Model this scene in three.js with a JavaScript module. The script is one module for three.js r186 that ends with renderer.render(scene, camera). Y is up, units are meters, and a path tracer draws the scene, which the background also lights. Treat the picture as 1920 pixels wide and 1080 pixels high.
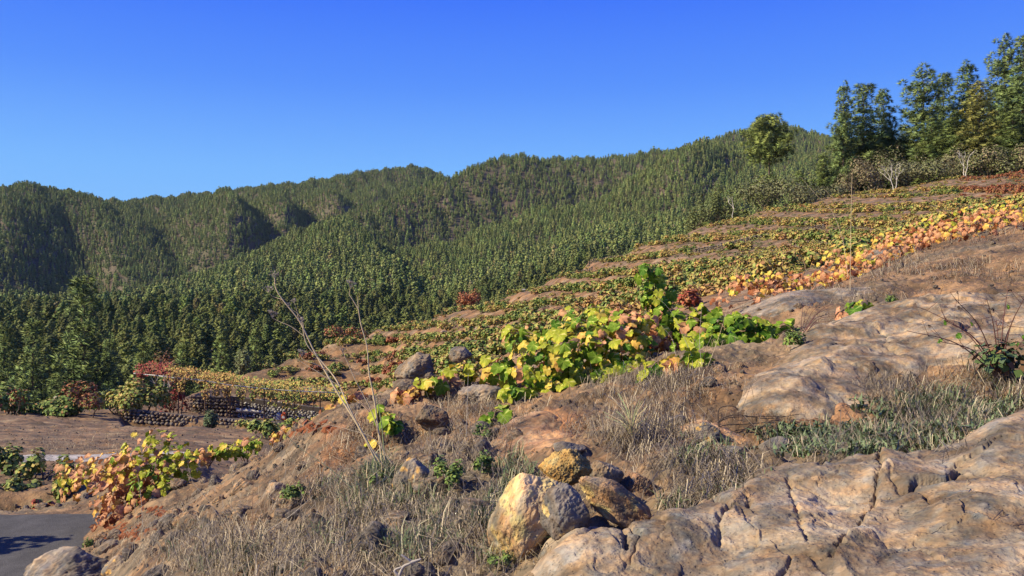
import * as THREE from 'three';
import { mergeGeometries } from 'three/addons/utils/BufferGeometryUtils.js';
import { createNoise2D, createNoise3D } from 'simplex-noise';

// ---------------------------------------------------------------- camera, sky, sun, exposure
const F = 1507;                                   // focal length in pixels of the 1920 x 1080 photograph
const scene = new THREE.Scene();
const camera = new THREE.PerspectiveCamera(2 * Math.atan(540 / F) * 180 / Math.PI, 16 / 9, 0.1, 9000);
camera.position.set(0, 0, 0);
camera.lookAt(0, 0, -10);
const renderer = new THREE.WebGLRenderer({ antialias: true });
renderer.toneMapping = THREE.LinearToneMapping;
renderer.toneMappingExposure = 1.9;
renderer.shadowMap.enabled = true;
const SUN = new THREE.Vector3(-0.79, 0.585, 0.19).normalize();
{
  const W = 256, H = 256, data = new Float32Array(W * H * 4);
  const key = [[0, .27, .58, 1.0], [8, .19, .48, 1.0], [14, .095, .29, .98], [20, .048, .18, .96], [32, .04, .14, .78], [55, .03, .09, .52], [90, .025, .07, .42]];
  for (let r = 0; r < H; r++) {
    const el = ((r + .5) / H - .5) * 180;
    let c = [.12, .11, .10];
    if (el > 0) {
      let k = 0; while (k < key.length - 2 && key[k + 1][0] < el) k++;
      const t = (el - key[k][0]) / (key[k + 1][0] - key[k][0]);
      c = [1, 2, 3].map(i => (key[k][i] + (key[k + 1][i] - key[k][i]) * t) * .53);
    }
    for (let x = 0; x < W; x++) data.set([...c, 1], (r * W + x) * 4);
  }
  const t = new THREE.DataTexture(data, W, H, THREE.RGBAFormat, THREE.FloatType);
  t.mapping = THREE.EquirectangularReflectionMapping; t.magFilter = THREE.LinearFilter; t.minFilter = THREE.LinearFilter; t.needsUpdate = true;
  scene.background = t; scene.environment = t;
}
const sun = new THREE.DirectionalLight(new THREE.Color().setRGB(1, .865, .60), 4.3);
sun.position.copy(SUN).multiplyScalar(300); sun.castShadow = true;
sun.shadow.mapSize.set(4096, 4096); sun.shadow.bias = -.0004;
Object.assign(sun.shadow.camera, { left: -160, right: 160, top: 160, bottom: -160, near: 1, far: 800 });
sun.name = 'sun'; scene.add(sun, sun.target);
scene.fog = new THREE.FogExp2(new THREE.Color().setRGB(.62, .78, 1), 0.000022);

// ---------------------------------------------------------------- helpers
const V = (x, y, z) => new THREE.Vector3(x, y, z);
const clamp = (x, a = 0, b = 1) => Math.min(b, Math.max(a, x)), lerp = (a, b, t) => a + (b - a) * t;
const sstep = (a, b, x) => { const t = clamp((x - a) / (b - a)); return t * t * (3 - 2 * t); };
function rng(seed) { let s = seed | 0; return () => { s = (s + 0x6d2b79f5) | 0; let t = Math.imul(s ^ (s >>> 15), 1 | s); t = (t + Math.imul(t ^ (t >>> 7), 61 | t)) ^ t; return ((t ^ (t >>> 14)) >>> 0) / 4294967296; }; }
const n2 = createNoise2D(rng(11)), n3 = createNoise3D(rng(12));
const fbm2 = (x, y, o = 4) => { let s = 0, a = 1, f = 1, t = 0; for (let i = 0; i < o; i++) { s += a * n2(x * f + i * 17.3, y * f - i * 9.1); t += a; a *= .5; f *= 2.03; } return s / t; };
const fbm3 = (x, y, z, o = 4) => { let s = 0, a = 1, f = 1, t = 0; for (let i = 0; i < o; i++) { s += a * n3(x * f + i * 13.7, y * f, z * f - i * 5.3); t += a; a *= .5; f *= 2.03; } return s / t; };
const used = new Map();
const numbered = n => { const k = used.get(n) ?? 0; used.set(n, k + 1); return k ? `${n}_${String(k).padStart(3, '0')}` : n; };
const shade = o => { o.castShadow = true; o.receiveShadow = true; return o; };
function tag(o, label, category, group, kind) { if (label) o.userData.label = label; if (category) o.userData.category = category; if (group) o.userData.group = group; if (kind) o.userData.kind = kind; return o; }
function top(name, o) { o.name = numbered(name); scene.add(o); return o; }
function grp(name, p, label, category, group) { const g = new THREE.Group(); g.position.copy(p); top(name, g); return tag(g, label, category, group); }
function mesh(name, g, m, parent) { const o = shade(new THREE.Mesh(g, m)); if (parent) { o.name = name; parent.add(o); } else top(name, o); return o; }
function pchip(xs, ys) {                                            // monotone cubic through points
  const n = xs.length, h = [], s = [], m = new Array(n);
  for (let i = 0; i < n - 1; i++) { h.push(xs[i + 1] - xs[i]); s.push((ys[i + 1] - ys[i]) / h[i]); }
  m[0] = s[0]; m[n - 1] = s[n - 2];
  for (let i = 1; i < n - 1; i++) { if (s[i - 1] * s[i] <= 0) m[i] = 0; else { const a = 2 * h[i] + h[i - 1], b = h[i] + 2 * h[i - 1]; m[i] = (a + b) / (a / s[i - 1] + b / s[i]); } }
  return x => {
    if (x <= xs[0]) return ys[0] + m[0] * (x - xs[0]) * .3; if (x >= xs[n - 1]) return ys[n - 1];
    let i = 0; while (xs[i + 1] < x) i++;
    const t = (x - xs[i]) / h[i], t2 = t * t, t3 = t2 * t;
    return (2 * t3 - 3 * t2 + 1) * ys[i] + (t3 - 2 * t2 + t) * h[i] * m[i] + (-2 * t3 + 3 * t2) * ys[i + 1] + (t3 - t2) * h[i] * m[i + 1];
  };
}
function soup() { return { p: [], n: [], c: [], u: [] }; }           // loose triangles with normals and colours
function tri(s, a, b, c, na, nb, nc, col) { for (const v of [a, b, c]) s.p.push(v.x, v.y, v.z); for (const v of [na, nb, nc]) s.n.push(v.x, v.y, v.z); for (let i = 0; i < 3; i++) s.c.push(col[0], col[1], col[2]); }
function soupGeo(s) { const g = new THREE.BufferGeometry(); g.setAttribute('position', new THREE.Float32BufferAttribute(s.p, 3)); g.setAttribute('normal', new THREE.Float32BufferAttribute(s.n, 3)); if (s.c.length) g.setAttribute('color', new THREE.Float32BufferAttribute(s.c, 3)); return g; }
function tube(pts, r0, r1, sides = 6, rr) {                           // tapered limb through points
  const pos = [], idx = [], n = pts.length, up = V(0.13, .2, .97).normalize();
  for (let i = 0; i < n; i++) {
    const d = pts[Math.min(i + 1, n - 1)].clone().sub(pts[Math.max(i - 1, 0)]).normalize(), a = V().crossVectors(d, up).normalize(), b = V().crossVectors(d, a), r = (rr ? rr(i / (n - 1)) : 1) * lerp(r0, r1, i / (n - 1));
    for (let k = 0; k < sides; k++) { const t = k / sides * Math.PI * 2; pos.push(pts[i].x + r * (a.x * Math.cos(t) + b.x * Math.sin(t)), pts[i].y + r * (a.y * Math.cos(t) + b.y * Math.sin(t)), pts[i].z + r * (a.z * Math.cos(t) + b.z * Math.sin(t))); }
    if (i) for (let k = 0; k < sides; k++) { const p = (i - 1) * sides + k, q = (i - 1) * sides + (k + 1) % sides; idx.push(p, q, p + sides, q, q + sides, p + sides); }
  }
  const e = pos.length / 3; pos.push(pts[n - 1].x, pts[n - 1].y, pts[n - 1].z);
  for (let k = 0; k < sides; k++) idx.push((n - 1) * sides + k, (n - 1) * sides + (k + 1) % sides, e);
  const g = new THREE.BufferGeometry(); g.setAttribute('position', new THREE.Float32BufferAttribute(pos, 3)); g.setIndex(idx); g.computeVertexNormals(); return g;
}
const curve = (pts, n) => new THREE.CatmullRomCurve3(pts).getPoints(n);
const std = (rgb, o = {}) => new THREE.MeshStandardMaterial({ color: new THREE.Color().setRGB(...rgb), roughness: .92, metalness: 0, ...o });

// ---------------------------------------------------------------- computed grain textures (tile without seams)
function pnoise(per, seed) {
  const r = rng(seed), g = new Float32Array(per * per); for (let i = 0; i < g.length; i++) g[i] = r();
  return (x, y) => {
    x *= per; y *= per; const ix = Math.floor(x), iy = Math.floor(y), fx = x - ix, fy = y - iy, u = fx * fx * (3 - 2 * fx), v = fy * fy * (3 - 2 * fy);
    const at = (a, b) => g[((b % per) + per) % per * per + ((a % per) + per) % per];
    return lerp(lerp(at(ix, iy), at(ix + 1, iy), u), lerp(at(ix, iy + 1), at(ix + 1, iy + 1), u), v);
  };
}
function pcell(per, seed) {                                          // distance to nearest scattered point, and that cell's value
  const r = rng(seed), px = new Float32Array(per * per), py = new Float32Array(per * per), pv = new Float32Array(per * per);
  for (let i = 0; i < px.length; i++) { px[i] = r(); py[i] = r(); pv[i] = r(); }
  return (x, y) => {
    x *= per; y *= per; const ix = Math.floor(x), iy = Math.floor(y); let best = 9, val = 0;
    for (let b = iy - 1; b <= iy + 1; b++) for (let a = ix - 1; a <= ix + 1; a++) { const k = ((b % per) + per) % per * per + ((a % per) + per) % per, dx = a + px[k] - x, dy = b + py[k] - y, d = dx * dx + dy * dy; if (d < best) { best = d; val = pv[k]; } }
    return [Math.sqrt(best), val];
  };
}
function tex(size, fn, srgb, repeat = 1) {
  const d = new Uint8Array(size * size * 4);
  for (let y = 0; y < size; y++) for (let x = 0; x < size; x++) { const c = fn(x / size, y / size), k = (y * size + x) * 4; d[k] = clamp(c[0]) * 255; d[k + 1] = clamp(c[1]) * 255; d[k + 2] = clamp(c[2]) * 255; d[k + 3] = 255; }
  const t = new THREE.DataTexture(d, size, size); t.wrapS = t.wrapT = THREE.RepeatWrapping; t.magFilter = THREE.LinearFilter; t.minFilter = THREE.LinearMipmapLinearFilter; t.generateMipmaps = true;
  if (srgb) t.colorSpace = THREE.SRGBColorSpace; t.repeat.set(repeat, repeat); t.needsUpdate = true; return t;
}
const oct = (pers, seed) => { const f = pers.map((p, i) => pnoise(p, seed + i)); return (x, y) => { let s = 0, a = 1, t = 0; for (const q of f) { s += a * q(x, y); t += a; a *= .62; } return s / t; }; };
const soilN = oct([9, 23, 51, 117, 260], 21), soilC = pcell(46, 31), soilC2 = pcell(110, 32);
const soilMap = tex(1024, (x, y) => { const n = soilN(x, y), [d, v] = soilC(x, y), [d2, v2] = soilC2(x, y); let k = .52 + .62 * (n - .5) * 1.5 + .24; if (v > .72 && d < .36) k += .16 * v; if (v2 > .66 && d2 < .34) k += .2 * (v2 - .6) * 2; if (v2 < .2 && d2 < .3) k -= .2; const h = (v - .5) * .05; return [k + h, k, k - h]; }, true);
const soilBump = tex(1024, (x, y) => { const n = soilN(x, y), [d, v] = soilC(x, y), [d2, v2] = soilC2(x, y); let k = n * .6; if (v > .6) k += .3 * Math.max(0, 1 - d / .4); if (v2 > .5) k += .15 * Math.max(0, 1 - d2 / .4); return [k, k, k]; }, false);
const rockN = oct([5, 13, 31, 75, 170, 360], 51), rockM = oct([17, 40, 90], 71), rockP = pcell(70, 61), rockL = pcell(26, 66);
const rockMap = tex(1024, (x, y) => { const n = rockN(x, y), m = rockM(x, y), [d, v] = rockP(x, y), [dl, vl] = rockL(x + .01 * m, y + .012 * n); let k = .78 + 1.0 * (n - .5); if (v > .86 && d < .25) k -= .12; if (v < .1 && d < .28) k += .1; if (vl > .86 && dl < .3 + .2 * m) k += .1; const h = (m - .5) * .16; return [k + h, k, k - h * 1.2]; }, true);
const rockBump = tex(1024, (x, y) => { const n = rockN(x, y), [d, v] = rockP(x, y); let k = n; if (v > .84) k -= .14 * Math.max(0, 1 - d / .3); return [k, k, k]; }, false);
const tarC = pcell(120, 81), tarN = oct([4, 11, 40], 82);
const tarMap = tex(512, (x, y) => { const [d, v] = tarC(x, y), k = .62 + .3 * (v - .5) * (d < .42 ? 1 : .2) + .3 * (tarN(x, y) - .5); return [k, k, k]; }, true);
const tarBump = tex(512, (x, y) => { const [d] = tarC(x, y), k = 1 - d; return [k, k, k]; }, false);
// ---------------------------------------------------------------- the lie of the land
// Each column of the survey is a bearing (x / depth, given as a column of the photograph); each row a landform met on it, [depth, column height in the photograph] or [depth, null, height in metres].
const Y = (d, y) => [d, null, y];
const COLS = [-700, 0, 160, 320, 480, 640, 800, 960, 1120, 1280, 1440, 1600, 1760, 1920, 2500];
const ROWS = {
  feet: [Y(.8, -1.9), Y(.8, -1.9), Y(.8, -1.7), Y(.8, -1.5), Y(.8, -1.35), Y(.8, -1.2), Y(.8, -1.05), Y(.8, -1), Y(.8, -.96), Y(.8, -.93), Y(.8, -.9), Y(.8, -.87), Y(.8, -.85), Y(.8, -.8), Y(.8, -.7)],
  low: [Y(6.5, -3.1), Y(6.5, -3.05), Y(5, -2.2), [4, 1085], [3.3, 1085], [2.8, 1085], [2.6, 1085], [2.5, 1085], [2.4, 1085], [2.35, 1085], [2.25, 1085], [2.15, 1085], [2.05, 1085], [2, 1080], Y(2, -.4)],
  mid: [Y(8.8, -3.15), Y(8.8, -3.13), [7.2, 1060], [6, 990], [5.5, 925], [5, 880], [4.5, 870], [4.2, 850], [4, 830], [4, 800], [4, 780], [4, 765], [4, 742], [4, 720], Y(4, 0)],
  crest: [Y(10.9, -3.2), Y(10.9, -3.17), [9.6, 1000], [8.3, 940], [8.6, 858], [8, 764], [7.6, 735], [7.1, 722], [7, 690], [7.2, 640], [8, 577], [9, 530], [11, 465], [12, 418], Y(12, 2)],
  back: [[17, 862], [17, 866], [14.5, 886], [12, 890], Y(13, -3.4), Y(14, -4), Y(14, -3.2), Y(13, -2.2), Y(12, -1.4), Y(12, -.8), Y(13, -.3), Y(14, .15), [16, 445], [17, 402], Y(17, 3)],
  field: [[34, 797], [34, 797], [30, 814], [34, 806], [34, 808], Y(34, -7), [35, 715], [36, 645], [40, 580], [42, 530], [42, 490], [42, 465], [45, 425], [48, 385], Y(48, 9)],
  terrace: [[41, 781], [41, 781], [40, 790], [52, 772], [53, 785], [53.4, 793], [52, 662], [54, 598], [60, 540], [66, 485], [70, 445], [72, 415], [75, 385], [75, 360], Y(75, 14)],
  edge: [[47, 767], [47, 767], [49, 768], [58, 750], [66, 698], [74, 645], [82, 602], [88, 556], [98, 494], [110, 440], [124, 396], [126, 364], [120, 342], [115, 324], Y(115, 24)],
  valley: [Y(80, -22), Y(80, -22), Y(80, -22), Y(85, -23), Y(92, -24), Y(105, -27), Y(118, -25), Y(130, -21), Y(145, -16), Y(160, -9), Y(178, 0), Y(172, 15), Y(160, 20), Y(150, 21), Y(150, 30)],
  wood: [[230, 680], [230, 682], [230, 676], [240, 658], [270, 646], [420, 618], [520, 583], [540, 540], [560, 500], [580, 458], [580, 420], Y(580, 70), Y(580, 80), Y(580, 85), Y(580, 95)],
  slope: [[450, 610], [450, 612], [470, 606], [500, 592], [540, 572], [720, 530], [850, 520], [860, 488], [880, 450], [920, 405], [980, 365], Y(980, 130), Y(980, 150), Y(980, 165), Y(980, 175)],
  spur: [[560, 590], [570, 584], [640, 585], [700, 562], [780, 526], [1000, 460], [1080, 498], [1120, 440], [1180, 382], [1280, 306], [1380, 302], Y(1380, 225), Y(1380, 235), Y(1380, 245), Y(1380, 250)],
  gully: [Y(620, -26), Y(640, -24), Y(680, -22), Y(780, -8), Y(900, 20), Y(1200, 75), Y(1250, 34), Y(1350, 72), Y(1400, 106), Y(1480, 190), Y(1580, 230), Y(1580, 255), Y(1580, 262), Y(1580, 270), Y(1580, 280)],
  ridge: [[700, 575], [700, 572], [760, 574], [900, 545], [1050, 485], [1400, 412], [1560, 352], [1700, 300], [1780, 301], [1780, 281], [1880, 244], [1880, 268], [1880, 272], [1880, 275], Y(1880, 330)],
  ravine: [Y(900, -80), Y(900, -80), Y(980, -80), Y(1150, -50), Y(1350, -10), Y(1650, 70), Y(1800, 140), Y(1900, 200), Y(1950, 210), Y(1950, 230), Y(2050, 260), Y(2050, 240), Y(2050, 240), Y(2050, 250), Y(2050, 260)],
  foot: [[1150, 585], [1150, 580], [1250, 560], [1400, 530], [1550, 480], [1800, 440], [2000, 380], Y(2100, 150), Y(2150, 150), Y(2200, 150), Y(2300, 150), Y(2300, 150), Y(2300, 150), Y(2300, 150), Y(2300, 150)],
  flank: [[1500, 460], [1500, 450], [1600, 455], [1700, 445], [1850, 412], [2050, 380], [2200, 345], Y(2350, 120), Y(2400, 100), Y(2400, 100), Y(2500, 100), Y(2500, 100), Y(2500, 100), Y(2500, 100), Y(2500, 100)],
  crown: [[1900, 385], [1850, 377], [1950, 382], [2050, 376], [2150, 358], [2250, 334], [2350, 320], Y(2600, 90), Y(2700, 80), Y(2700, 80), Y(2800, 80), Y(2800, 80), Y(2800, 80), Y(2800, 80), Y(2800, 80)],
  beyond: [Y(3200, 60), Y(3200, 60), Y(3200, 60), Y(3200, 60), Y(3200, 60), Y(3200, 60), Y(3300, 60), Y(3300, 60), Y(3300, 60), Y(3300, 60), Y(3300, 60), Y(3300, 60), Y(3300, 60), Y(3300, 60), Y(3300, 60)],
};
const LAND = Object.values(ROWS).map(r => {
  const ld = r.map(e => Math.log(e[0])), py = r.map(e => e[1] ?? 540 - F * e[2] / e[0]);
  return [pchip(COLS, ld), pchip(COLS, py)];
});
const EDGE = pchip(COLS, ROWS.edge.map(e => e[0])), BACK = pchip(COLS, ROWS.back.map(e => e[0]));
const skylineBumps = pchip([-700, 0, 60, 100, 128, 155, 200, 300, 420, 560, 690, 2500], [0, 3, -11, -14, -12, 4, 3, 0, -1, 1, 0, 0]);
const colCache = new Map();
function column(px) {
  const key = Math.round(px * 4); let c = colCache.get(key);
  if (!c) { const lds = LAND.map(l => l[0](px)), pys = LAND.map(l => l[1](px)); pys[LAND.length - 2] += skylineBumps(px); c = pchip(lds, pys); colCache.set(key, c); }
  return c;
}
// spurs of the mountains: crest line as [column, depth] points, width to the left and to the right of it in columns, height in columns
const SPURS = [
  [[[600, 1250], [650, 1000], [700, 760], [745, 580]], 95, 34, 24], [[[520, 900], [470, 640]], 60, 30, 9], [[[860, 1500], [905, 1100], [930, 900]], 70, 40, 12], [[[1010, 1600], [1010, 1150]], 60, 40, 10],
  [[[1180, 1000], [1080, 560]], 70, 50, 9], [[[1330, 1750], [1345, 1450], [1290, 1150]], 60, 45, 14], [[[790, 1350], [815, 1000]], 60, 34, 12], [[[1420, 1700], [1415, 1450]], 40, 30, 12],
  [[[100, 1850], [40, 1500], [-60, 1150]], 160, 130, 33], [[[140, 1900], [190, 1550], [250, 1150]], 46, 62, 19], [[[262, 1850], [262, 1600], [310, 1300]], 40, 44, 13], [[[300, 1950], [345, 1750], [385, 1400]], 50, 50, 18],
  [[[370, 2000], [415, 1800], [445, 1500]], 46, 56, 29], [[[490, 2080], [502, 1950], [535, 1650]], 36, 42, 22], [[[590, 2150], [604, 1950], [625, 1800]], 40, 50, 20], [[[690, 2200], [700, 2000]], 50, 44, 14],
].map(([pts, wl, wr, amp]) => { const s = [...pts].sort((a, b) => a[1] - b[1]); return { f: pchip(s.map(p => Math.log(p[1])), s.map(p => p[0])), d0: s[0][1], d1: s[s.length - 1][1], wl, wr, amp }; });
// humps and hollows of the near bank: [column, depth, half width m, half depth m, height m]
const HUMPS = [
  [1000, 4.7, .34, .2, .05], [1060, 4.75, .3, .2, .04], [640, 6, .7, .7, .16], [790, 7.4, .5, .4, .1], [880, 6.6, .4, .3, .1], [770, 4.3, .35, .3, .08], [560, 6.6, .4, .4, .1], [1300, 4.2, .3, .2, -.03],
  [1290, 4.6, .4, .25, .06], [1700, 3.75, .9, .22, -.07], [1500, 3.7, .5, .2, -.06], [10, 12.4, .9, .5, -.75], [900, 8.2, .5, .4, .1], [1330, 6.5, .45, .5, -.1], [1420, 6.5, .42, .55, -.15], [470, 7.6, .9, .5, -.12], [330, 8.6, .9, .5, -.15],
].map(([px, d, rx, rz, h]) => ({ x: (px - 960) / F * d, z: -d, rx, rz, h }));
const ROAD_Y = -3.06;
const inRoad = (x, z) => sstep(-4.75, -5.3, x + .25 * Math.sin(z * 2.3)) * sstep(-11.5, -10.8, z) * sstep(-5.6, -6.4, z);
const trackZ = x => -18.6 - .1 * (x + 10);
function terraceWeight(px, d) { const e = EDGE(px); return sstep(450, 560, px) * sstep(26, 34, d) * (1 - sstep(e * 1.0, e * 1.12, d)); }
const bandPhase = (px, py) => -(py + .035 * (px - 900) + 5 * Math.sin(px / 170) + 3 * Math.sin(px / 71 + 1)) / 27;
function landHeight(px, d, bare = false) {
  let py = column(px)(Math.log(d));
  const x = (px - 960) / F * d, z = -d;
  if (d > 150) {
    let b = 0;
    for (const s of SPURS) { const far = s.d1 > 1820 ? 2.1 : 1.5; if (d < s.d0 * .75 || d > s.d1 * 1.2) continue; const t = px - s.f(Math.log(d)); b += far * s.amp * lerp(1.6, .8, clamp((d - s.d0) / (s.d1 - s.d0))) * Math.exp(-((t / (t < 0 ? s.wl : s.wr)) ** 2)) * sstep(s.d0 * .78, s.d0 * 1.02, d) * (1 - sstep(s.d1 * .84, s.d1 * 1.02, d)); }
    py -= b;
    const far = sstep(150, 420, d);
    py -= far * (9 * fbm2(px / 90 + d / 420, Math.log(d) * 3.4, 3) + 5 * n2(px / 27 + 4, Math.log(d) * 7)) * (d > 1000 ? .8 : 1);
  }
  let y = (540 - py) / F * d;
  if (d > 24 && d < 160) {
    const w = terraceWeight(px, d);
    if (w > 0) { const ph = bandPhase(px, py), f = ph - Math.floor(ph), a = .0088 * d * lerp(.85, .36, sstep(1100, 1400, px)) * (.75 + .5 * n2(x / 14, z / 14)); y += w * a * (f < .32 ? sstep(0, .32, f) - .5 : .5 - (f - .32) / .68); }
    y += (.07 * fbm2(x / 1.6, z / 1.6, 3) + .1 * Math.max(0, n2(x / .9, z / .9)) ** 2) * sstep(24, 34, d) + .12 * n2(x / 9, z / 9) * sstep(24, 40, d);
  }
  if (d > 34 && d < 46 && px > 215 && px < 545) y -= .55 * sstep(222, 242, px) * (1 - sstep(522, 542, px)) * sstep(34, 44, d) * (1 - sstep(45.35, 45.6, d));
  if (d < 40) {
    for (const h of HUMPS) { const a = (x - h.x) / h.rx, b = (z - h.z) / h.rz, q = a * a + b * b; if (q < 6) y += h.h * Math.exp(-q * (h.h < 0 ? 1.2 : 1)); }
    const r = inRoad(x, z), soft = 1 - sstep(20, 40, d);
    const clod = Math.max(0, n2(x * 5.1, z * 5.1 + 7)) ** 2;
    y += (1 - r) * soft * (.05 * fbm2(x * .9, z * .9, 2) + (bare ? 0 : 1) * (.028 * fbm2(x * 3.7, z * 3.7 + 5, 3) + .03 * clod + .02 * Math.max(0, n2(x * 11 + 3, z * 11)) ** 2 + .008 * n2(x * 19, z * 19)));
    if (r > 0) y = lerp(y, ROAD_Y - .03, r);
    const tk = Math.exp(-(((z - trackZ(x)) / 1.1) ** 4)) * sstep(-7, -8.4, x) * (x > -20 ? 1 : 0);
    if (tk > .01) y = lerp(y, -4.02 - .03, tk);
  }
  return y;
}
const ground = (x, z) => z > -.8 ? landHeight(960 + F * x / .8 * .999, .8) : landHeight(960 + F * x / -z, -z);
const heightAt = (px, d) => landHeight(px, d), smoothAt = (px, d) => landHeight(px, d, true);
function hit(px, py) {                                               // where the sight line through a pixel of the photograph first meets the ground
  let d = 1; const above = q => 540 - F * heightAt(px, q) / q > py;
  for (let i = 0; i < 600 && above(d); i++) d *= 1.02;
  let a = d / 1.02, b = d; for (let i = 0; i < 8; i++) { const m = (a + b) / 2; if (above(m)) a = m; else b = m; } d = b;
  return V((px - 960) / F * d, heightAt(px, d), -d);
}
const at = (px, py, d) => V((px - 960) / F * d, (540 - py) / F * d, -d);
const seat = (px, d, lift = 0) => V((px - 960) / F * d, heightAt(px, d) + lift, -d);

// ---------------------------------------------------------------- ground sheets
const mixc = (a, b, t) => [lerp(a[0], b[0], t), lerp(a[1], b[1], t), lerp(a[2], b[2], t)];
const SOIL = [.29, .172, .086], SOILGREY = [.27, .20, .125], SOILRED = [.40, .19, .085], LITTER = [.25, .195, .135], FOREST = [.14, .10, .065], FIELD = [.33, .18, .08], STRAW = [.33, .25, .14];
// where the photograph shows redder or greyer earth: [column, row, radius, colour, strength]
const PATCH = [[640, 830, 90, SOILRED, .8], [1000, 815, 75, SOILRED, .95], [1060, 810, 50, SOILRED, .8], [1290, 810, 60, SOILRED, .9], [1530, 770, 70, SOILRED, .6], [560, 800, 60, SOIL, .8], [450, 930, 80, SOIL, .8], [330, 940, 70, SOIL, .7], [1760, 560, 60, SOILRED, .4],
  [800, 980, 220, LITTER, .9], [520, 1020, 200, LITTER, .7], [1200, 800, 110, LITTER, .8], [1320, 880, 90, LITTER, .8], [880, 830, 90, LITTER, .6], [1500, 540, 200, LITTER, .7], [1750, 770, 110, LITTER, .7], [220, 1010, 60, SOILGREY, .8], [700, 750, 80, SOILGREY, .6]]
  .map(([px, py, r, c, s]) => { const p = hit(px, py); return { p, r: r / F * -p.z, c, s }; });
function earthColor(px, d, x, z) {
  if (d > 150) { const e = EDGE(px), t = fbm2(x / 40, z / 40, 3); return mixc(mixc(FOREST, [.15, .14, .07], sstep(-.2, .4, fbm2(x / 90 + 3, z / 90, 2))), [.24, .18, .13], .6 * sstep(.25, .5, t) * sstep(200, 500, d)); }
  let c = mixc(SOIL, SOILGREY, sstep(-.25, .5, fbm2(x * .45, z * .45, 3)));
  const e = EDGE(px), b = BACK(px);
  if (d > 20) c = mixc(c, mixc(FIELD, [.31, .225, .15], .8 * sstep(-.1, .5, fbm2(x / 3, z / 3, 3))), sstep(20, 30, d));
  if (px < 560 && d > 12.5) c = mixc(c, mixc([.24, .138, .066], STRAW, .7 * sstep(0, .55, fbm2(x / 2.5, z / 1.2, 3))), .8);
  if (px > 1250 && d > 30) c = mixc(c, [.28, .2, .125], .6 * sstep(-.2, .4, fbm2(x / 4 + 9, z / 4, 3)));
  if (d > e * 1.02) c = mixc(c, FOREST, sstep(e * 1.02, e * 1.3, d));
  if (d < 16) for (const q of PATCH) { const dx = (x - q.p.x) / q.r, dz = (z - q.p.z) / (q.r * 1.5), w = Math.exp(-.9 * (dx * dx + dz * dz) ** 2) * q.s; if (w > .02) c = mixc(c, q.c, w * sstep(-.6, .2, fbm2(x * 3 + 5, z * 3, 3))); }
  const v = 1 + .22 * fbm2(x * 2.2 + 40, z * 2.2, 3); return [c[0] * v, c[1] * v, c[2] * v];
}
const earthMat = new THREE.MeshStandardMaterial({ vertexColors: true, map: soilMap, bumpMap: soilBump, bumpScale: .02, roughness: .96 });
const colsPx = []; for (let p = -2600; p < -120; p += 80) colsPx.push(p); for (let p = -120; p <= 2040; p += 4.5) colsPx.push(p); for (let p = 2080; p <= 4600; p += 80) colsPx.push(p);
const farEarthMat = new THREE.MeshStandardMaterial({ vertexColors: true, map: (() => { const t = soilMap.clone(); t.repeat.set(.31, .31); t.needsUpdate = true; return t; })(), roughness: .96 });
function sheet(name, d0, d1, rows, label, mat = earthMat) {
  const pos = [], col = [], uv = [], idx = [], C = colsPx.length;
  for (let j = 0; j <= rows; j++) {
    const d = d0 * Math.pow(d1 / d0, j / rows);
    for (let i = 0; i < C; i++) {
      const px = colsPx[i], x = (px - 960) / F * d, y = heightAt(px, d);
      pos.push(x, y, -d); col.push(...earthColor(px, d, x, -d)); uv.push(x / 2.4, d / 2.4);
      if (j < rows && i < C - 1) { const a = j * C + i, b = a + 1, c = a + C, e = c + 1; idx.push(a, b, c, b, e, c); }
    }
  }
  const g = new THREE.BufferGeometry(); g.setAttribute('position', new THREE.Float32BufferAttribute(pos, 3)); g.setAttribute('color', new THREE.Float32BufferAttribute(col, 3)); g.setAttribute('uv', new THREE.Float32BufferAttribute(uv, 2)); g.setIndex(idx); g.computeVertexNormals();
  const o = mesh(name, g, mat); tag(o, label, 'ground', null, 'structure'); return o;
}
sheet('ground', .8, 18, 560, 'brown stony earth bank in the foreground with dry litter');
sheet('vineyard_slope', 18, 150, 380, 'bare brown earth of the terraced vineyard hillside', farEarthMat);
sheet('forest_hills', 150, 3200, 190, 'dark wooded mountain slopes and ridges behind the vineyard', farEarthMat);
{ // level ground behind the photographer
  const g = new THREE.PlaneGeometry(60, 40, 30, 20); g.rotateX(-Math.PI / 2); g.translate(0, -2.2, 20.2 - .8 + .8);
  const c = []; for (let i = 0; i < g.attributes.position.count; i++) c.push(...SOIL); g.setAttribute('color', new THREE.Float32BufferAttribute(c, 3));
  tag(mesh('verge_ground', g, earthMat), 'brown earth verge behind the viewpoint', 'ground', null, 'structure');
}
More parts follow.
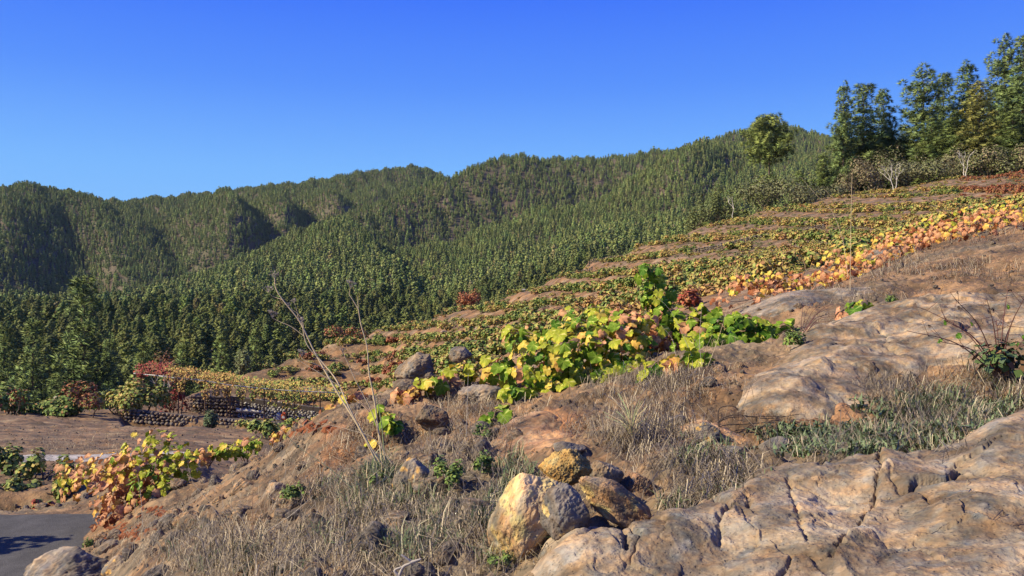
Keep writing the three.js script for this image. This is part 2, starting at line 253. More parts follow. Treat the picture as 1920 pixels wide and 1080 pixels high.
// asphalt road at the lower left and the pale track beyond it
{
  const N = 60, M = 16, pos = [], uv = [], idx = [];
  for (let i = 0; i <= N; i++) for (let j = 0; j <= M; j++) { const x = lerp(-26, -3.9, i / N), z = lerp(-10.95 + .12 * Math.sin(x * 1.7), -5.6, j / M); pos.push(x, ROAD_Y + .012 * n2(x, z) + .015 * Math.sin(j / M * Math.PI), z); uv.push(x, z); if (i < N && j < M) { const a = i * (M + 1) + j, b = a + M + 1; idx.push(a, a + 1, b, a + 1, b + 1, b); } }
  const g = new THREE.BufferGeometry(); g.setAttribute('position', new THREE.Float32BufferAttribute(pos, 3)); g.setAttribute('uv', new THREE.Float32BufferAttribute(uv, 2)); g.setIndex(idx); g.computeVertexNormals();
  tag(mesh('road', g, std([.17, .165, .17], { map: tarMap, bumpMap: tarBump, bumpScale: .006, roughness: .88 })), 'grey asphalt road at the lower left corner', 'road', null, 'structure');
  const p2 = [], u2 = [], i2 = [];
  for (let i = 0; i <= 60; i++) for (let j = 0; j <= 6; j++) { const x = lerp(-19, -7.9, i / 60), z = trackZ(x) + lerp(-.9, .9, j / 6) * (1 + .15 * n2(x, 3)); p2.push(x, -4.02 + .02 * n2(x, z), z); u2.push(x / 2, z / 2); if (i < 60 && j < 6) { const a = i * 7 + j, b = a + 7; i2.push(a, a + 1, b, a + 1, b + 1, b); } }
  const h = new THREE.BufferGeometry(); h.setAttribute('position', new THREE.Float32BufferAttribute(p2, 3)); h.setAttribute('uv', new THREE.Float32BufferAttribute(u2, 2)); h.setIndex(i2); h.computeVertexNormals();
  tag(mesh('track', h, std([.5, .46, .43], { map: soilMap, bumpMap: soilBump, bumpScale: .01 })), 'pale dusty track below the bare slope at the left', 'track', null, 'structure');
}
console.log('ground done');
// ---------------------------------------------------------------- bedrock, boulders, stones
const rockMat = new THREE.MeshStandardMaterial({ vertexColors: true, map: rockMap, bumpMap: rockBump, bumpScale: .02, roughness: .93 });
const C = { tan: [.42, .30, .19], grey: [.33, .275, .22], violet: [.26, .215, .18], orange: [.72, .43, .21], ochre: [.95, .56, .16], yellow: [.95, .70, .28], rust: [.32, .18, .10], pale: [.56, .48, .37], dark: [.15, .125, .11], lichen: [.58, .49, .33], white: [.7, .68, .63] };
function rockTone(pal, x, y, z, s = 1) {                               // patches of mineral colour and lichen
  const a = fbm3(x * 5 * s, y * 5 * s, z * 5 * s, 4), b = fbm3(x * 8 * s + 9, y * 8 * s, z * 8 * s + 3, 3), e = fbm3(x * 30 * s, y * 30 * s, z * 30 * s + 7, 2);
  let c = mixc(pal[0], pal[1], sstep(-.12, .28, a)); c = mixc(c, pal[2] ?? pal[0], sstep(.18, .42, b)); c = mixc(c, C.dark, .55 * sstep(.38, .6, e)); c = mixc(c, C.pale, .35 * sstep(.42, .6, -e));
  const v = 1 + .14 * e; return [c[0] * v, c[1] * v, c[2] * v];
}
function rockGeo(seed, sx, sy, sz, detail, pal, { facets = 13, rough = .075, pit = .02, flat = .6 } = {}) {
  const g0 = new THREE.IcosahedronGeometry(1, detail); g0.deleteAttribute('uv'); g0.deleteAttribute('normal');
  const R = rng(seed), pl = []; for (let i = 0; i < facets; i++) { const n = V(R() * 2 - 1, R() * 2 - 1, R() * 2 - 1).normalize(); pl.push([n, flat + .25 * R()]); }
  const P = g0.attributes.position, seen = new Map(), pos = [], idx = [], col = [], uv = [], v = V();
  for (let i = 0; i < P.count; i++) {
    const key = `${P.getX(i).toFixed(4)},${P.getY(i).toFixed(4)},${P.getZ(i).toFixed(4)}`; let k = seen.get(key);
    if (k === undefined) {
      v.fromBufferAttribute(P, i).normalize(); let q = 1;
      for (const [n, o] of pl) { const t = v.dot(n) / o; if (t > .05) q += Math.pow(t, 26); }
      let r = Math.pow(q, -1 / 26); const o = seed * 3.1;
      r *= 1 + rough * fbm3(v.x * 1.7 + o, v.y * 1.7, v.z * 1.7, 3) + rough * .55 * fbm3(v.x * 5 + o, v.y * 5, v.z * 5, 3) - pit * Math.max(0, n3(v.x * 13 + o, v.y * 13, v.z * 13)) ** 2 + .008 * n3(v.x * 24, v.y * 24 + o, v.z * 24);
      const x = v.x * r * sx, y = v.y * r * sy, z = v.z * r * sz; k = pos.length / 3; seen.set(key, k); pos.push(x, y, z); col.push(...rockTone(pal, x + seed, y, z, .13 / Math.max(sx, sy, .06) + .3)); uv.push((x + z * .7) / .7 + seed * .13, (y + z * .5) / .7);
    }
    idx.push(k);
  }
  const g = new THREE.BufferGeometry(); g.setAttribute('position', new THREE.Float32BufferAttribute(pos, 3)); g.setAttribute('color', new THREE.Float32BufferAttribute(col, 3)); g.setAttribute('uv', new THREE.Float32BufferAttribute(uv, 2)); g.setIndex(idx); g.computeVertexNormals(); return g;
}
// bedrock: a raised, cracked sheet of rock breaking through the bank
const plateAt = (px, pz, cell) => {                                    // fracture plates: tilt and offset of the plate a point lies on, and how near its edge
  const ix = Math.floor(px / cell), iz = Math.floor(pz / cell); let f1 = 9, f2 = 9, bx = 0, bz = 0, bh = 0;
  for (let b = iz - 1; b <= iz + 1; b++) for (let a = ix - 1; a <= ix + 1; a++) { const h = Math.sin(a * 127.1 + b * 311.7) * 43758.5453, u = h - Math.floor(h), h2 = Math.sin(a * 269.5 + b * 183.3) * 28001.83, v = h2 - Math.floor(h2), dx = (a + u) * cell - px, dz = (b + v) * cell - pz, d = Math.hypot(dx, dz); if (d < f1) { f2 = f1; f1 = d; bx = dx; bz = dz; bh = u * 7.3 + v * 3.1; } else if (d < f2) f2 = d; }
  return [f2 - f1, -bx * Math.sin(bh) - bz * Math.cos(bh * 1.7), (bh * 3.7) % 1];
};
function outcrop(name, label, outline, { h, edge, pal, cracks = [], step = 3, d0, d1, rows, knobs = [], rough = 1 }) {
  const poly = outline.map(([a, b]) => { const p = hit(a, b); return [p.x, p.z]; });
  const seg = (x, z, a, b) => { const ex = b[0] - a[0], ez = b[1] - a[1], t = clamp(((x - a[0]) * ex + (z - a[1]) * ez) / (ex * ex + ez * ez)); return Math.hypot(x - a[0] - t * ex, z - a[1] - t * ez); };
  const sd = (x, z) => { let ins = false, m = 9; for (let i = 0, j = poly.length - 1; i < poly.length; j = i++) { const a = poly[i], b = poly[j]; if ((a[1] > z) !== (b[1] > z) && x < (b[0] - a[0]) * (z - a[1]) / (b[1] - a[1]) + a[0]) ins = !ins; m = Math.min(m, seg(x, z, a, b)); } return ins ? m : -m; };
  const cr = cracks.map(c => ({ pts: c.pts.map(([a, b]) => { const p = hit(a, b); return [p.x, p.z]; }), w: c.w, depth: c.depth, drop: c.drop ?? 0 }));
  const kn = knobs.map(([a, b, r, k]) => { const p = hit(a, b); return { p, r: r / F * -p.z, k }; });
  const pxs = outline.map(o => o[0]), p0 = Math.min(...pxs) - 20, p1 = Math.max(...pxs) + 20, nc = Math.round((p1 - p0) / step), pos = [], col = [], uv = [], ok = [], idx = [];
  for (let j = 0; j <= rows; j++) for (let i = 0; i <= nc; i++) {
    const px = lerp(p0, p1, i / nc), d = d0 * Math.pow(d1 / d0, j / rows), x = (px - 960) / F * d, z = -d;
    const s = sd(x, z) + .05 * fbm2(x * 4, z * 4, 3);
    let y = smoothAt(px, d);
    const swell = 1 - Math.exp(-Math.max(0, s) / edge);
    y += -.035 + (h + .035) * swell;
    for (const k of kn) y += k.k * Math.exp(-((x - k.p.x) ** 2 + ((z - k.p.z) / 1.4) ** 2) / (k.r * k.r));
    const wx = x + .12 * fbm2(x * 2, z * 2 + 4, 2), bil = 1 - Math.abs(fbm2(wx * 2.1 + 3, z * 2.1, 3)), bil2 = Math.abs(n2(wx * 6.3, z * 5.1)), lay = Math.abs(fbm2(wx * 3.3 + z * 1.2, z * .9, 3));
    y += swell * rough * (.045 * fbm2(wx * 1.6 + 3, z * 1.6, 2) + .012 * (bil - .8) + .007 * (.35 - bil2) + .008 * (lay - .3) + .006 * fbm2(x * 9, z * 9, 3) + .0022 * fbm2(x * 38, z * 38, 2));
    { const qx = x + .07 * fbm2(x * 3.1 + 9, z * 3.1, 3), qz = z + .07 * fbm2(x * 3.1, z * 3.1 + 9, 3), [e1, t1, o1] = plateAt(qx, qz * .8, .42), [e2, t2, o2] = plateAt(qx + 5, qz, .13); y += swell * rough * (.042 * t1 + .012 * (o1 - .5) + .045 * t2 + .006 * (o2 - .5) - .016 * Math.exp(-((e1 / .011) ** 2)) * sstep(-.1, .25, n2(x * 1.7 + 2, z * 1.7)) - .005 * Math.exp(-((e2 / .006) ** 2)) * sstep(.1, .4, n2(x * 2.3 + 7, z * 2.3))); }
    for (const c of cr) { let m = 9, side = 0; for (let q = 0; q + 1 < c.pts.length; q++) { const a = c.pts[q], b = c.pts[q + 1], t = seg(x, z, a, b); if (t < m) { m = t; side = Math.sign((b[0] - a[0]) * (z - a[1]) - (b[1] - a[1]) * (x - a[0])); } } const wob = m + .008 * n2(x * 30, z * 30); y -= c.depth * Math.exp(-((wob / c.w) ** 2)); if (c.drop) y -= c.drop * (side > 0 ? 1 : 0) * Math.exp(-m / .28); }
    pos.push(x, y, z); ok.push(s > -.06);
    col.push(...rockTone(pal, x, y * .8, z, 1.1).map((v, q) => v * (1 + .1 * fbm2(x * 1.3, z * 1.3 + q * .1, 2)))); uv.push(x / .8, (z - y * .8) / .8);
    if (i < nc && j < rows) idx.push([j * (nc + 1) + i]);
  }
  const ix = []; for (const [a] of idx) { const b = a + 1, c = a + nc + 1, e = c + 1; if (ok[a] && ok[b] && ok[c] && ok[e]) ix.push(a, b, c, b, e, c); }
  const g = new THREE.BufferGeometry(); g.setAttribute('position', new THREE.Float32BufferAttribute(pos, 3)); g.setAttribute('color', new THREE.Float32BufferAttribute(col, 3)); g.setAttribute('uv', new THREE.Float32BufferAttribute(uv, 2)); g.setIndex(ix); g.computeVertexNormals();
  return tag(mesh(name, g, rockMat), label, 'bedrock');
}
outcrop('bedrock_outcrop', 'broad cracked tan bedrock slab filling the lower right corner', [[985, 1085], [1010, 1040], [1090, 1010], [1160, 1022], [1235, 985], [1290, 955], [1345, 930], [1400, 900], [1470, 876], [1560, 872], [1640, 852], [1740, 850], [1800, 828], [1850, 802], [1920, 778], [2010, 770], [2150, 1000], [2050, 1350], [1300, 1350], [1000, 1250]],
  { h: .085, edge: .09, pal: [C.tan, [.34, .265, .19], C.grey], step: 2.2, d0: 1.5, d1: 4.1, rows: 420, knobs: [[1420, 1040, 130, .05], [1250, 1040, 90, .045], [1080, 1055, 110, .05], [1560, 900, 120, .05], [1880, 860, 120, .05]],
    cracks: [{ pts: [[1652, 872], [1650, 905], [1660, 925], [1643, 960], [1640, 985], [1618, 1010], [1608, 1040], [1585, 1062], [1575, 1100]], w: .007, depth: .03, drop: .02 }, { pts: [[1478, 930], [1484, 975], [1498, 1020], [1512, 1085]], w: .006, depth: .016 }, { pts: [[1325, 955], [1340, 980], [1368, 1008]], w: .012, depth: .04 }, { pts: [[1408, 1010], [1398, 985]], w: .008, depth: .02 }, { pts: [[1345, 1085], [1350, 1040], [1372, 1008]], w: .008, depth: .025 }, { pts: [[1175, 1085], [1172, 1045], [1150, 1020]], w: .008, depth: .03 }, { pts: [[1545, 900], [1540, 930]], w: .01, depth: .02 }] });
outcrop('bedrock_outcrop', 'rounded weathered rock hump rising behind the grassy hollow at right', [[1352, 800], [1362, 745], [1385, 705], [1440, 678], [1478, 650], [1500, 622], [1535, 602], [1590, 592], [1650, 572], [1720, 556], [1800, 552], [1920, 545], [2060, 540], [2080, 640], [1960, 690], [1860, 690], [1760, 694], [1690, 722], [1640, 755], [1580, 790], [1500, 806], [1420, 812]],
  { h: .11, edge: .3, pal: [C.tan, [.33, .26, .19], [.46, .31, .17]], step: 2.6, d0: 3.4, d1: 9.4, rows: 420, knobs: [[1530, 640, 60, .06], [1460, 720, 70, .03], [1600, 700, 110, .03], [1700, 600, 90, .03]], rough: 1.25 });
outcrop('bedrock_outcrop', 'low sandy orange rock shelf beside the dark twiggy plant', [[1240, 835], [1250, 800], [1290, 782], [1345, 778], [1360, 800], [1420, 815], [1440, 835], [1380, 840], [1300, 840]], { h: .05, edge: .1, pal: [C.orange, C.tan, C.rust], step: 2.6, d0: 3.4, d1: 5, rows: 160, rough: .6 });
outcrop('bedrock_outcrop', 'reddish crumbling earth face below the central vine', [[905, 855], [915, 815], [960, 790], [1010, 776], [1065, 782], [1090, 810], [1075, 845], [1030, 858], [960, 862]], { h: .06, edge: .08, pal: [[.42, .23, .12], [.46, .27, .14], C.rust], step: 2.4, d0: 3.6, d1: 5.8, rows: 190, rough: .9 });
outcrop('bedrock_outcrop', 'grey weathered ledge behind the green end of the vine', [[1325, 600], [1340, 572], [1400, 560], [1480, 556], [1560, 545], [1640, 535], [1660, 552], [1560, 572], [1480, 590], [1400, 604]], { h: .1, edge: .2, pal: [C.grey, [.33, .26, .19], C.tan], rough: .6, step: 2.6, d0: 6.5, d1: 11, rows: 160 });

function boulder(name, label, box, pal, { d, tilt = 0, turn = 0, pitch = 0, deep = .8, seed, detail = 22, group, cat = 'rock', lift = 0, ...o } = {}) {
  const [x0, y0, x1, y1] = box, cx = (x0 + x1) / 2, cy = (y0 + y1) / 2; d ??= -hit(cx, y1 - .22 * (y1 - y0)).z;
  const w = (x1 - x0) / 2 / F * d * 1.12, h = (y1 - y0) / 2 / F * d * 1.12;
  const g = rockGeo(seed ?? Math.round(cx * 7 + cy), w, h, w * deep, detail, pal, o); g.rotateY(turn); g.rotateX(pitch); g.rotateZ(tilt);
  const m = mesh(name, g, rockMat); m.position.copy(at(cx, cy, d)); m.position.y += lift; return tag(m, label, cat, group);
}
// the small cairn
const YEL = [C.ochre, C.orange, C.yellow];
{
  const g = (n, l, b, p, o) => boulder('cairn_stone', l, b, p, { group: 'stones of the little cairn', detail: 38, cat: 'stone', ...o });
  g(1, 'tall leaning orange and yellow stone at the left of the cairn', [928, 880, 1040, 1076], [C.orange, [.62, .46, .28], C.yellow], { d: 2.74, tilt: -.4, deep: .9, seed: 5, facets: 11, flat: .68, rough: .06 });
  g(2, 'dark grey stone with yellow patch leaning on the tall orange one', [1008, 910, 1104, 1016], [C.violet, C.violet, C.yellow], { d: 2.64, tilt: -.25, seed: 14, facets: 10, flat: .68 });
  g(3, 'bright ochre pitted stone on top of the cairn', [1017, 846, 1107, 918], [C.ochre, [.98, .62, .2], C.yellow], { d: 2.9, tilt: -.1, seed: 23, pit: .14, rough: .1, facets: 9 });
  g(4, 'long grey and orange stone sloping down to the right of the cairn', [1080, 916, 1252, 980], [C.orange, C.tan, C.yellow], { d: 2.69, tilt: -.52, deep: .34, pitch: -.45, seed: 31, facets: 14, flat: .62 });
  g(5, 'grey and tan stone behind the bright ochre top stone', [1104, 860, 1168, 934], [C.grey, C.tan, C.grey], { d: 3.06, tilt: .2, seed: 42 });
  g(6, 'rusty brown pitted stone at the back right of the cairn', [1152, 884, 1234, 962], [C.rust, C.rust, C.dark], { d: 3.1, tilt: -.3, seed: 51, pit: .1 });
  g(7, 'smallest dark grey stone wedged under the cairn', [1090, 966, 1148, 1018], [C.grey, C.violet, C.tan], { d: 2.7, seed: 63 });
  g(9, 'little tan pebble beside the foot of the long sloping stone', [1214, 972, 1246, 1004], [C.tan, C.pale, C.orange], { d: 2.72, seed: 85, detail: 16 }); g(10, 'small ochre chip between the two grey stones of the cairn', [1086, 1000, 1112, 1026], [C.ochre, C.tan, C.ochre], { d: 2.6, seed: 96, detail: 14 }); g(11, 'small brown stone right behind the rusty pitted stone', [1222, 908, 1262, 944], [C.rust, C.tan, C.dark], { d: 3.12, seed: 107, detail: 16 });
  g(8, 'pale grey knobbly stone at the lower right of the cairn', [1140, 986, 1222, 1040], [C.pale, C.grey, C.pale], { d: 2.66, tilt: .12, seed: 74, pit: .06, rough: .1 });
}
const GT = [C.tan, C.grey, C.violet], TG = [C.tan, C.grey, C.orange], GV = [C.grey, C.violet, C.grey];
for (const [l, b, p, o] of [
  ['ochre and grey boulder beside the tall dry stalks', [734, 862, 808, 940], [C.tan, C.grey, C.ochre], { d: 3.75 }],
  ['narrow grey stone standing right of the ochre and grey boulder', [803, 876, 828, 908], GV, { d: 3.7 }],
  ['flat grey stone above the cairn', [1032, 826, 1096, 858], GV, {}],
  ['lumpy grey boulder with a shaded hollow at the crest of the bank', [746, 664, 822, 728], GT, { d: 7.5, pit: .1, rough: .12 }],
  ['rounded grey boulder beside the vine on the crest', [842, 650, 884, 680], GT, { d: 8.2 }],
  ['broad grey boulder below the lumpy one on the bank crest', [735, 705, 800, 752], GT, { d: 6.9, rough: .1 }],
  ['grey ledge stone under the left end of the vine', [858, 724, 958, 776], GT, { d: 5.9, rough: .12, facets: 14 }],
  ['brown lump of earthy rock left of the vine', [776, 758, 838, 806], [C.tan, C.rust, C.grey], { d: 5.3, rough: .12 }],
  ['tan rock with a dark shaded side on the bare earth bank', [540, 832, 584, 868], [C.tan, C.ochre, C.grey], { d: 6.4, facets: 12, flat: .62 }],
  ['tan rock beside the green tuft on the bank', [486, 908, 546, 958], TG, { d: 5.1 }],
  ['long grey boulder at the roadside in the lower left', [66, 1032, 208, 1110], [C.grey, C.tan, C.violet], { d: 6.3, rough: .1 }],
  ['round mossy stone at the right end of the roadside boulder', [196, 1044, 262, 1100], [C.tan, C.grey, C.ochre], { d: 6.1 }],
  ['brown stone below the fallen leaves by the road', [180, 1012, 226, 1044], GT, { d: 7.2 }],
  ['sharp dark stone in the dry grass left of the tan rock', [378, 958, 424, 1004], [C.violet, C.tan, C.dark], { d: 4.9, flat: .6 }],
  ['tan stone standing in the dry grass near the road bank', [336, 966, 388, 1014], TG, { d: 5.2 }],
  ['ochre stone in the dry grass below the green tuft', [500, 968, 530, 990], YEL, { d: 4.5 }],
  ['grey stone half buried in grass right of the ochre stone', [582, 976, 624, 1010], GT, { d: 4.2 }],
  ['pale stone left of the tall dry stalks in the grass', [604, 946, 664, 984], GT, { d: 4.1 }],
  ['grey stone at the bottom edge beside the bleached twig', [742, 1050, 806, 1100], GV, { d: 2.66 }],
  ['small stone on the earth below the vine tail', [738, 844, 770, 872], TG, { d: 4.6 }],
  ['brown stone beside the small stone below the vine tail', [812, 832, 868, 866], [C.tan, C.rust, C.grey], { d: 4.5 }],
  ['wide tan boulder under dry grass below the red earth', [842, 842, 902, 892], TG, { d: 4.3 }],
  ['grey stone beside the dark twiggy plant on sandy ground', [1296, 794, 1352, 834], [C.grey, C.violet, C.ochre], { d: 3.85 }],
  ['flat pale grey boulder at the left end of the grassy hollow', [1330, 836, 1410, 886], GV, { d: 3.35, deep: .6 }],
  ['small grey boulder left of the flat pale grey boulder', [1280, 838, 1338, 876], GT, { d: 3.5 }],
  ['grey boulder sunk in the green herbs of the hollow', [1418, 818, 1482, 858], GV, { d: 3.6, deep: .6 }],
  ['tan stone next to the grey boulder in the herbs', [1486, 816, 1528, 846], TG, { d: 3.62 }],
  ['violet grey stone behind the cracked bedrock slab', [1566, 830, 1606, 866], [C.violet, C.grey, C.violet], { d: 3.3 }],
  ['smooth brown stone under the rock hump by the hollow', [1540, 780, 1618, 812], [C.grey, C.tan, C.rust], { d: 3.95, deep: .6 }],
  ['ochre stone lying in the herbs at the right', [1744, 796, 1802, 830], YEL, { d: 3.4 }],
  ['orange flake of rock on the right rock hump', [1748, 578, 1778, 596], [C.orange, C.orange, C.rust], { d: 7.6 }],
  ['orange wedge of rock beside the flake on the right hump', [1780, 588, 1812, 606], [C.orange, C.rust, C.orange], { d: 7.2 }],
  ['pale boulder on the vineyard terrace left of the stalks', [823, 620, 845, 634], [C.tan, C.grey, C.tan], { d: 58 }],
  ['pale boulder at the end of the hedge by the pines', [96, 744, 114, 757], [C.pale, C.pale, C.grey], { d: 47 }],
  ['dark rock in the middle of the upper vineyard', [1686, 390, 1706, 406], GV, { d: 80 }],
  ['pale flat rock at the far edge of the vineyard', [968, 541, 992, 550], [C.pale, C.white, C.grey], { d: 86 }],
  ['grey rock among the orange vines on the right bank', [1625, 466, 1700, 512], GT, { d: 13.5, rough: .12 }],
]) boulder('boulder', l, b, p, o);
{ // loose stones over the bank; the larger ones singly, the rest as gravel
  const R = rng(77), kinds = []; for (let i = 0; i < 7; i++) kinds.push(rockGeo(200 + i, 1, .62 + .2 * R(), .8, 5, [GT, TG, GV, [C.tan, C.rust, C.grey], [C.violet, C.grey, C.tan], GT, [C.orange, C.tan, C.grey]][i], { rough: .16 }));
  const small = kinds.map(() => []); let n = 0;
  for (let i = 0; i < 13000; i++) {
    const d = 2 * Math.pow(21, R()), px = -100 + 2100 * R(), x = (px - 960) / F * d, z = -d; if (inRoad(x, z) > .05 && (inRoad(x, z) > .75 || R() < .5)) continue;
    const cl = fbm2(x * 1.1 + 8, z * 1.1, 2); if (R() > (px < 720 ? .6 : .3) + cl * 1.2) continue; if (px > 1150 && d < 3.3) continue;
    const big = n < 300 && d < 14 && R() < (px > 230 && px < 900 && d < 9 ? .13 : .05), size = big ? .03 + .06 * R() * R() + .004 * d : (.006 + .022 * R() * R()) * Math.sqrt(d / 4), k = Math.floor(R() * 7), turn = R() * 6.28;
    const p = V(x, heightAt(px, d) + size * .2, z);
    if (big) { const m = mesh('stone', kinds[k], rockMat); m.position.copy(p); m.scale.setScalar(size); m.rotation.set(R() * .5, turn, R() * .5); n++; tag(m, `small ${['grey', 'tan', 'dull grey', 'brown', 'violet grey', 'rounded grey', 'orange'][k]} stone lying loose ${px < 300 ? 'by the roadside' : px < 620 ? 'on the bare earth bank at left' : px < 900 ? 'near the tall dry stalks' : px < 1250 ? 'around the cairn and vine' : 'among the rocks at right'}${d < 4.5 ? ', close by' : ', further back'}`, 'stone', 'loose stones on the near bank'); }
    else small[k].push(new THREE.Matrix4().compose(p, new THREE.Quaternion().setFromEuler(new THREE.Euler(R(), turn, R())), V(size, size, size)));
  }
  small.forEach((list, k) => { const m = new THREE.InstancedMesh(kinds[k], rockMat, list.length); list.forEach((q, i) => m.setMatrixAt(i, q)); shade(m); top('gravel', m); tag(m, 'scattered small gravel on the brown earth bank', 'gravel', null, 'stuff'); });
}
console.log('rocks done');
// ---------------------------------------------------------------- pines and shrubs
const leafMat = new THREE.MeshStandardMaterial({ vertexColors: true, roughness: .85, side: THREE.DoubleSide });
const barkMat = std([.12, .085, .065], { roughness: .95 }), greyBark = std([.42, .39, .35]), deadWood = std([.55, .51, .46]), redBark = std([.16, .10, .075]);
const dirOf = (R, up = 0) => { const a = R() * 6.283, y = lerp(up - 1, 1, R()), s = Math.sqrt(Math.max(0, 1 - y * y)); return V(Math.cos(a) * s, y, Math.sin(a) * s); };
const SHAPES = {
  cone: t => Math.pow(1 - t, .75) * (1 - .35 * Math.exp(-t * 9)), spire: t => Math.pow(1 - t, .6) * .8 * (1 - .3 * Math.exp(-t * 8)), full: t => Math.pow(Math.max(0, 1 - t ** 2.2), .7) * (1 - .3 * Math.exp(-t * 8)),
  dome: t => (t < .12 ? .05 : t < .42 ? .62 * Math.sin((t - .12) / .3 * Math.PI) : t < .54 ? .03 : t < .66 ? .55 + .45 * (t - .54) / .12 : Math.sqrt(Math.max(0, 1 - ((t - .66) / .35) ** 2))),
  ragged: t => (1 - t) ** .5 * (.55 + .55 * Math.abs(Math.sin(t * 11))),
};
const cores = [1, 2, 3, 4].map(k => { const g = new THREE.IcosahedronGeometry(1, 1), p = g.attributes.position, o = []; for (let i = 0; i < p.count; i++) { const v = V().fromBufferAttribute(p, i); o.push(v.multiplyScalar(1 + .3 * n3(v.x * 1.9 + k * 7, v.y * 1.9, v.z * 1.9))); } return o; });
const coresFar = [1, 2, 3].map(k => { const g = new THREE.IcosahedronGeometry(1, 0), p = g.attributes.position, o = []; for (let i = 0; i < p.count; i++) { const v = V().fromBufferAttribute(p, i); o.push(v.multiplyScalar(1 + .3 * n3(v.x * 1.9 + k * 5, v.y * 1.9, v.z * 1.9))); } return o; });
function pineGeo(seed, { H, R, base = .15, shape = 'cone', whorl = .75, clump = .75, needles = 34, len = .5, wid = .09, tint = [.085, .125, .036], limbs = true, gap = 1, core = 0, boost = 2, jit = .5, step = .95 }) {
  const r = rng(seed), s = soup(), wood = [], prof = SHAPES[shape], bend = V((r() - .5) * .5, 0, (r() - .5) * .5), axis = y => V(bend.x * Math.sin(y / H * 2.6), y, bend.z * Math.sin(y / H * 3.1));
  wood.push(tube([0, .2, .45, .7, .95].map(t => axis(t * H)), .018 * H + .05, .02, 7));
  for (let y = base * H; y < H * .99; y += whorl * (.8 + .4 * r())) {
    const t = (y / H - base) / (1 - base), L0 = R * prof(t) * (shape === 'dome' ? 1 : .78 + .4 * Math.abs(n2(y * .55, seed * 3.7))); const nb = L0 < .25 ? 1 : 4 + Math.floor(r() * 3), a0 = r() * 6.28, lay = limbs && shape !== 'dome' ? .8 + .32 * r() : 1;
    for (let b = 0; b < nb; b++) {
      if (r() > gap) continue;
      const L = L0 * lay * (.75 + .4 * r()), az = a0 + b / nb * 6.283 + (r() - .5) * .6, rise = (shape === 'dome' ? .18 : lerp(.12, .8, t)) + .25 * (r() - .5), o = axis(y), dir = V(Math.cos(az), rise * .55, Math.sin(az));
      const tipAt = f => o.clone().add(V(dir.x * L * f, dir.y * L * f * f + .05, dir.z * L * f));
      if (limbs && L > .7) wood.push(tube([o, tipAt(.5), tipAt(.95)], .012 * L + .025, .012, 4));
      const nc = Math.max(1, Math.round(L / (clump * step)));
      for (let c = 0; c < nc; c++) {
        const f = nc === 1 ? (L < .3 ? .3 : .85) : lerp(limbs ? .28 : .42, 1, c / (nc - 1)), q = tipAt(f).add(V((r() - .5) * .6, (r() - .4) * whorl * jit, (r() - .5) * .6)), cr = clump * (.7 + .5 * r()) * (.72 + .28 * Math.min(1, L / 1.5)), out = V(q.x, 0, q.z).normalize();
        const k = (.78 + .5 * r()) * boost, hue = r(), cc = [tint[0] * k * (1 + .22 * hue), tint[1] * k, tint[2] * k * (1 - .15 * hue)];
        if (core) {                                                   // close needles at the heart of the tuft
          const set = needles < 30 || limbs ? coresFar : cores, b = set[Math.floor(r() * set.length)], bs = cr * core, tw = r() * 6.28, ct = Math.cos(tw), sn = Math.sin(tw);
          for (let i = 0; i < b.length; i += 3) { const pv = [0, 1, 2].map(j => { const w = b[i + j]; return V(w.x * ct - w.z * sn, w.y * .85, w.x * sn + w.z * ct); }); const nn = pv.map(w => w.clone().normalize().multiplyScalar(.8).add(V(out.x * .3, .2, out.z * .3)).normalize()), v = .8 + .35 * r(); tri(s, pv[0].multiplyScalar(bs).add(q), pv[1].multiplyScalar(bs).add(q), pv[2].multiplyScalar(bs).add(q), nn[0], nn[1], nn[2], [cc[0] * v, cc[1] * v, cc[2] * v]); }
        }
        for (let i = 0; i < needles; i++) {
          const d = dirOf(r, .3).add(V(out.x * .3, .1, out.z * .3)).normalize(), st = q.clone().addScaledVector(d, cr * .3), e = q.clone().addScaledVector(V(d.x, d.y * (limbs ? .62 : .66), d.z), cr * (.75 + .35 * r())), w = V().crossVectors(d, V(r() - .5, r() - .5, r() - .5)).normalize().multiplyScalar(wid * (.6 + .8 * r()));
          const n = d.clone().addScaledVector(out, .3).add(V(0, .2, 0)).normalize(), v = .85 + .35 * r(), cl = [cc[0] * v, cc[1] * v, cc[2] * v];
          tri(s, st.clone().add(w), e, st.clone().sub(w), n, n, n, cl);
        }
      }
    }
  }
  return { crown: soupGeo(s), wood: mergeGeometries(wood) };
}
function pineThing(name, kind, p, scale, turn, label, group, wide = 1) {
  const g = grp(name, p, label, 'pine tree', group); g.scale.set(scale * wide, scale, scale * wide); g.rotation.y = turn;
  mesh('trunk', kind.wood, kind.bark ?? barkMat, g); mesh('crown', kind.crown, leafMat, g); return g;
}
const GREEN = [.076, .118, .044], BRIGHT = [.1, .14, .042], OLIVE = [.125, .14, .045];
const hiA = pineGeo(1, { H: 12, R: 3.6, shape: 'cone', base: .08, whorl: .62, clump: .88, needles: 96, wid: .026, step: .62, tint: GREEN }), hiB = pineGeo(2, { H: 13, R: 3.1, shape: 'cone', base: .08, whorl: .62, clump: .88, needles: 96, wid: .026, step: .62, tint: GREEN }), hiC = pineGeo(3, { H: 11, R: 3.4, shape: 'ragged', base: .2, whorl: .66, clump: .88, needles: 96, wid: .026, step: .62, tint: GREEN, gap: .7 });
const hiD = pineGeo(4, { H: 12, R: 4, shape: 'dome', base: .12, whorl: .46, clump: .88, needles: 96, wid: .026, step: .62, tint: BRIGHT, gap: 1 }), hiE = pineGeo(5, { H: 12, R: 3, shape: 'cone', base: .04, whorl: .62, clump: .88, needles: 96, wid: .026, step: .62, tint: [.086, .125, .042] }), hiF = pineGeo(6, { H: 13, R: 3.2, shape: 'cone', base: .1, whorl: .66, clump: .88, needles: 96, wid: .026, step: .62, tint: OLIVE });
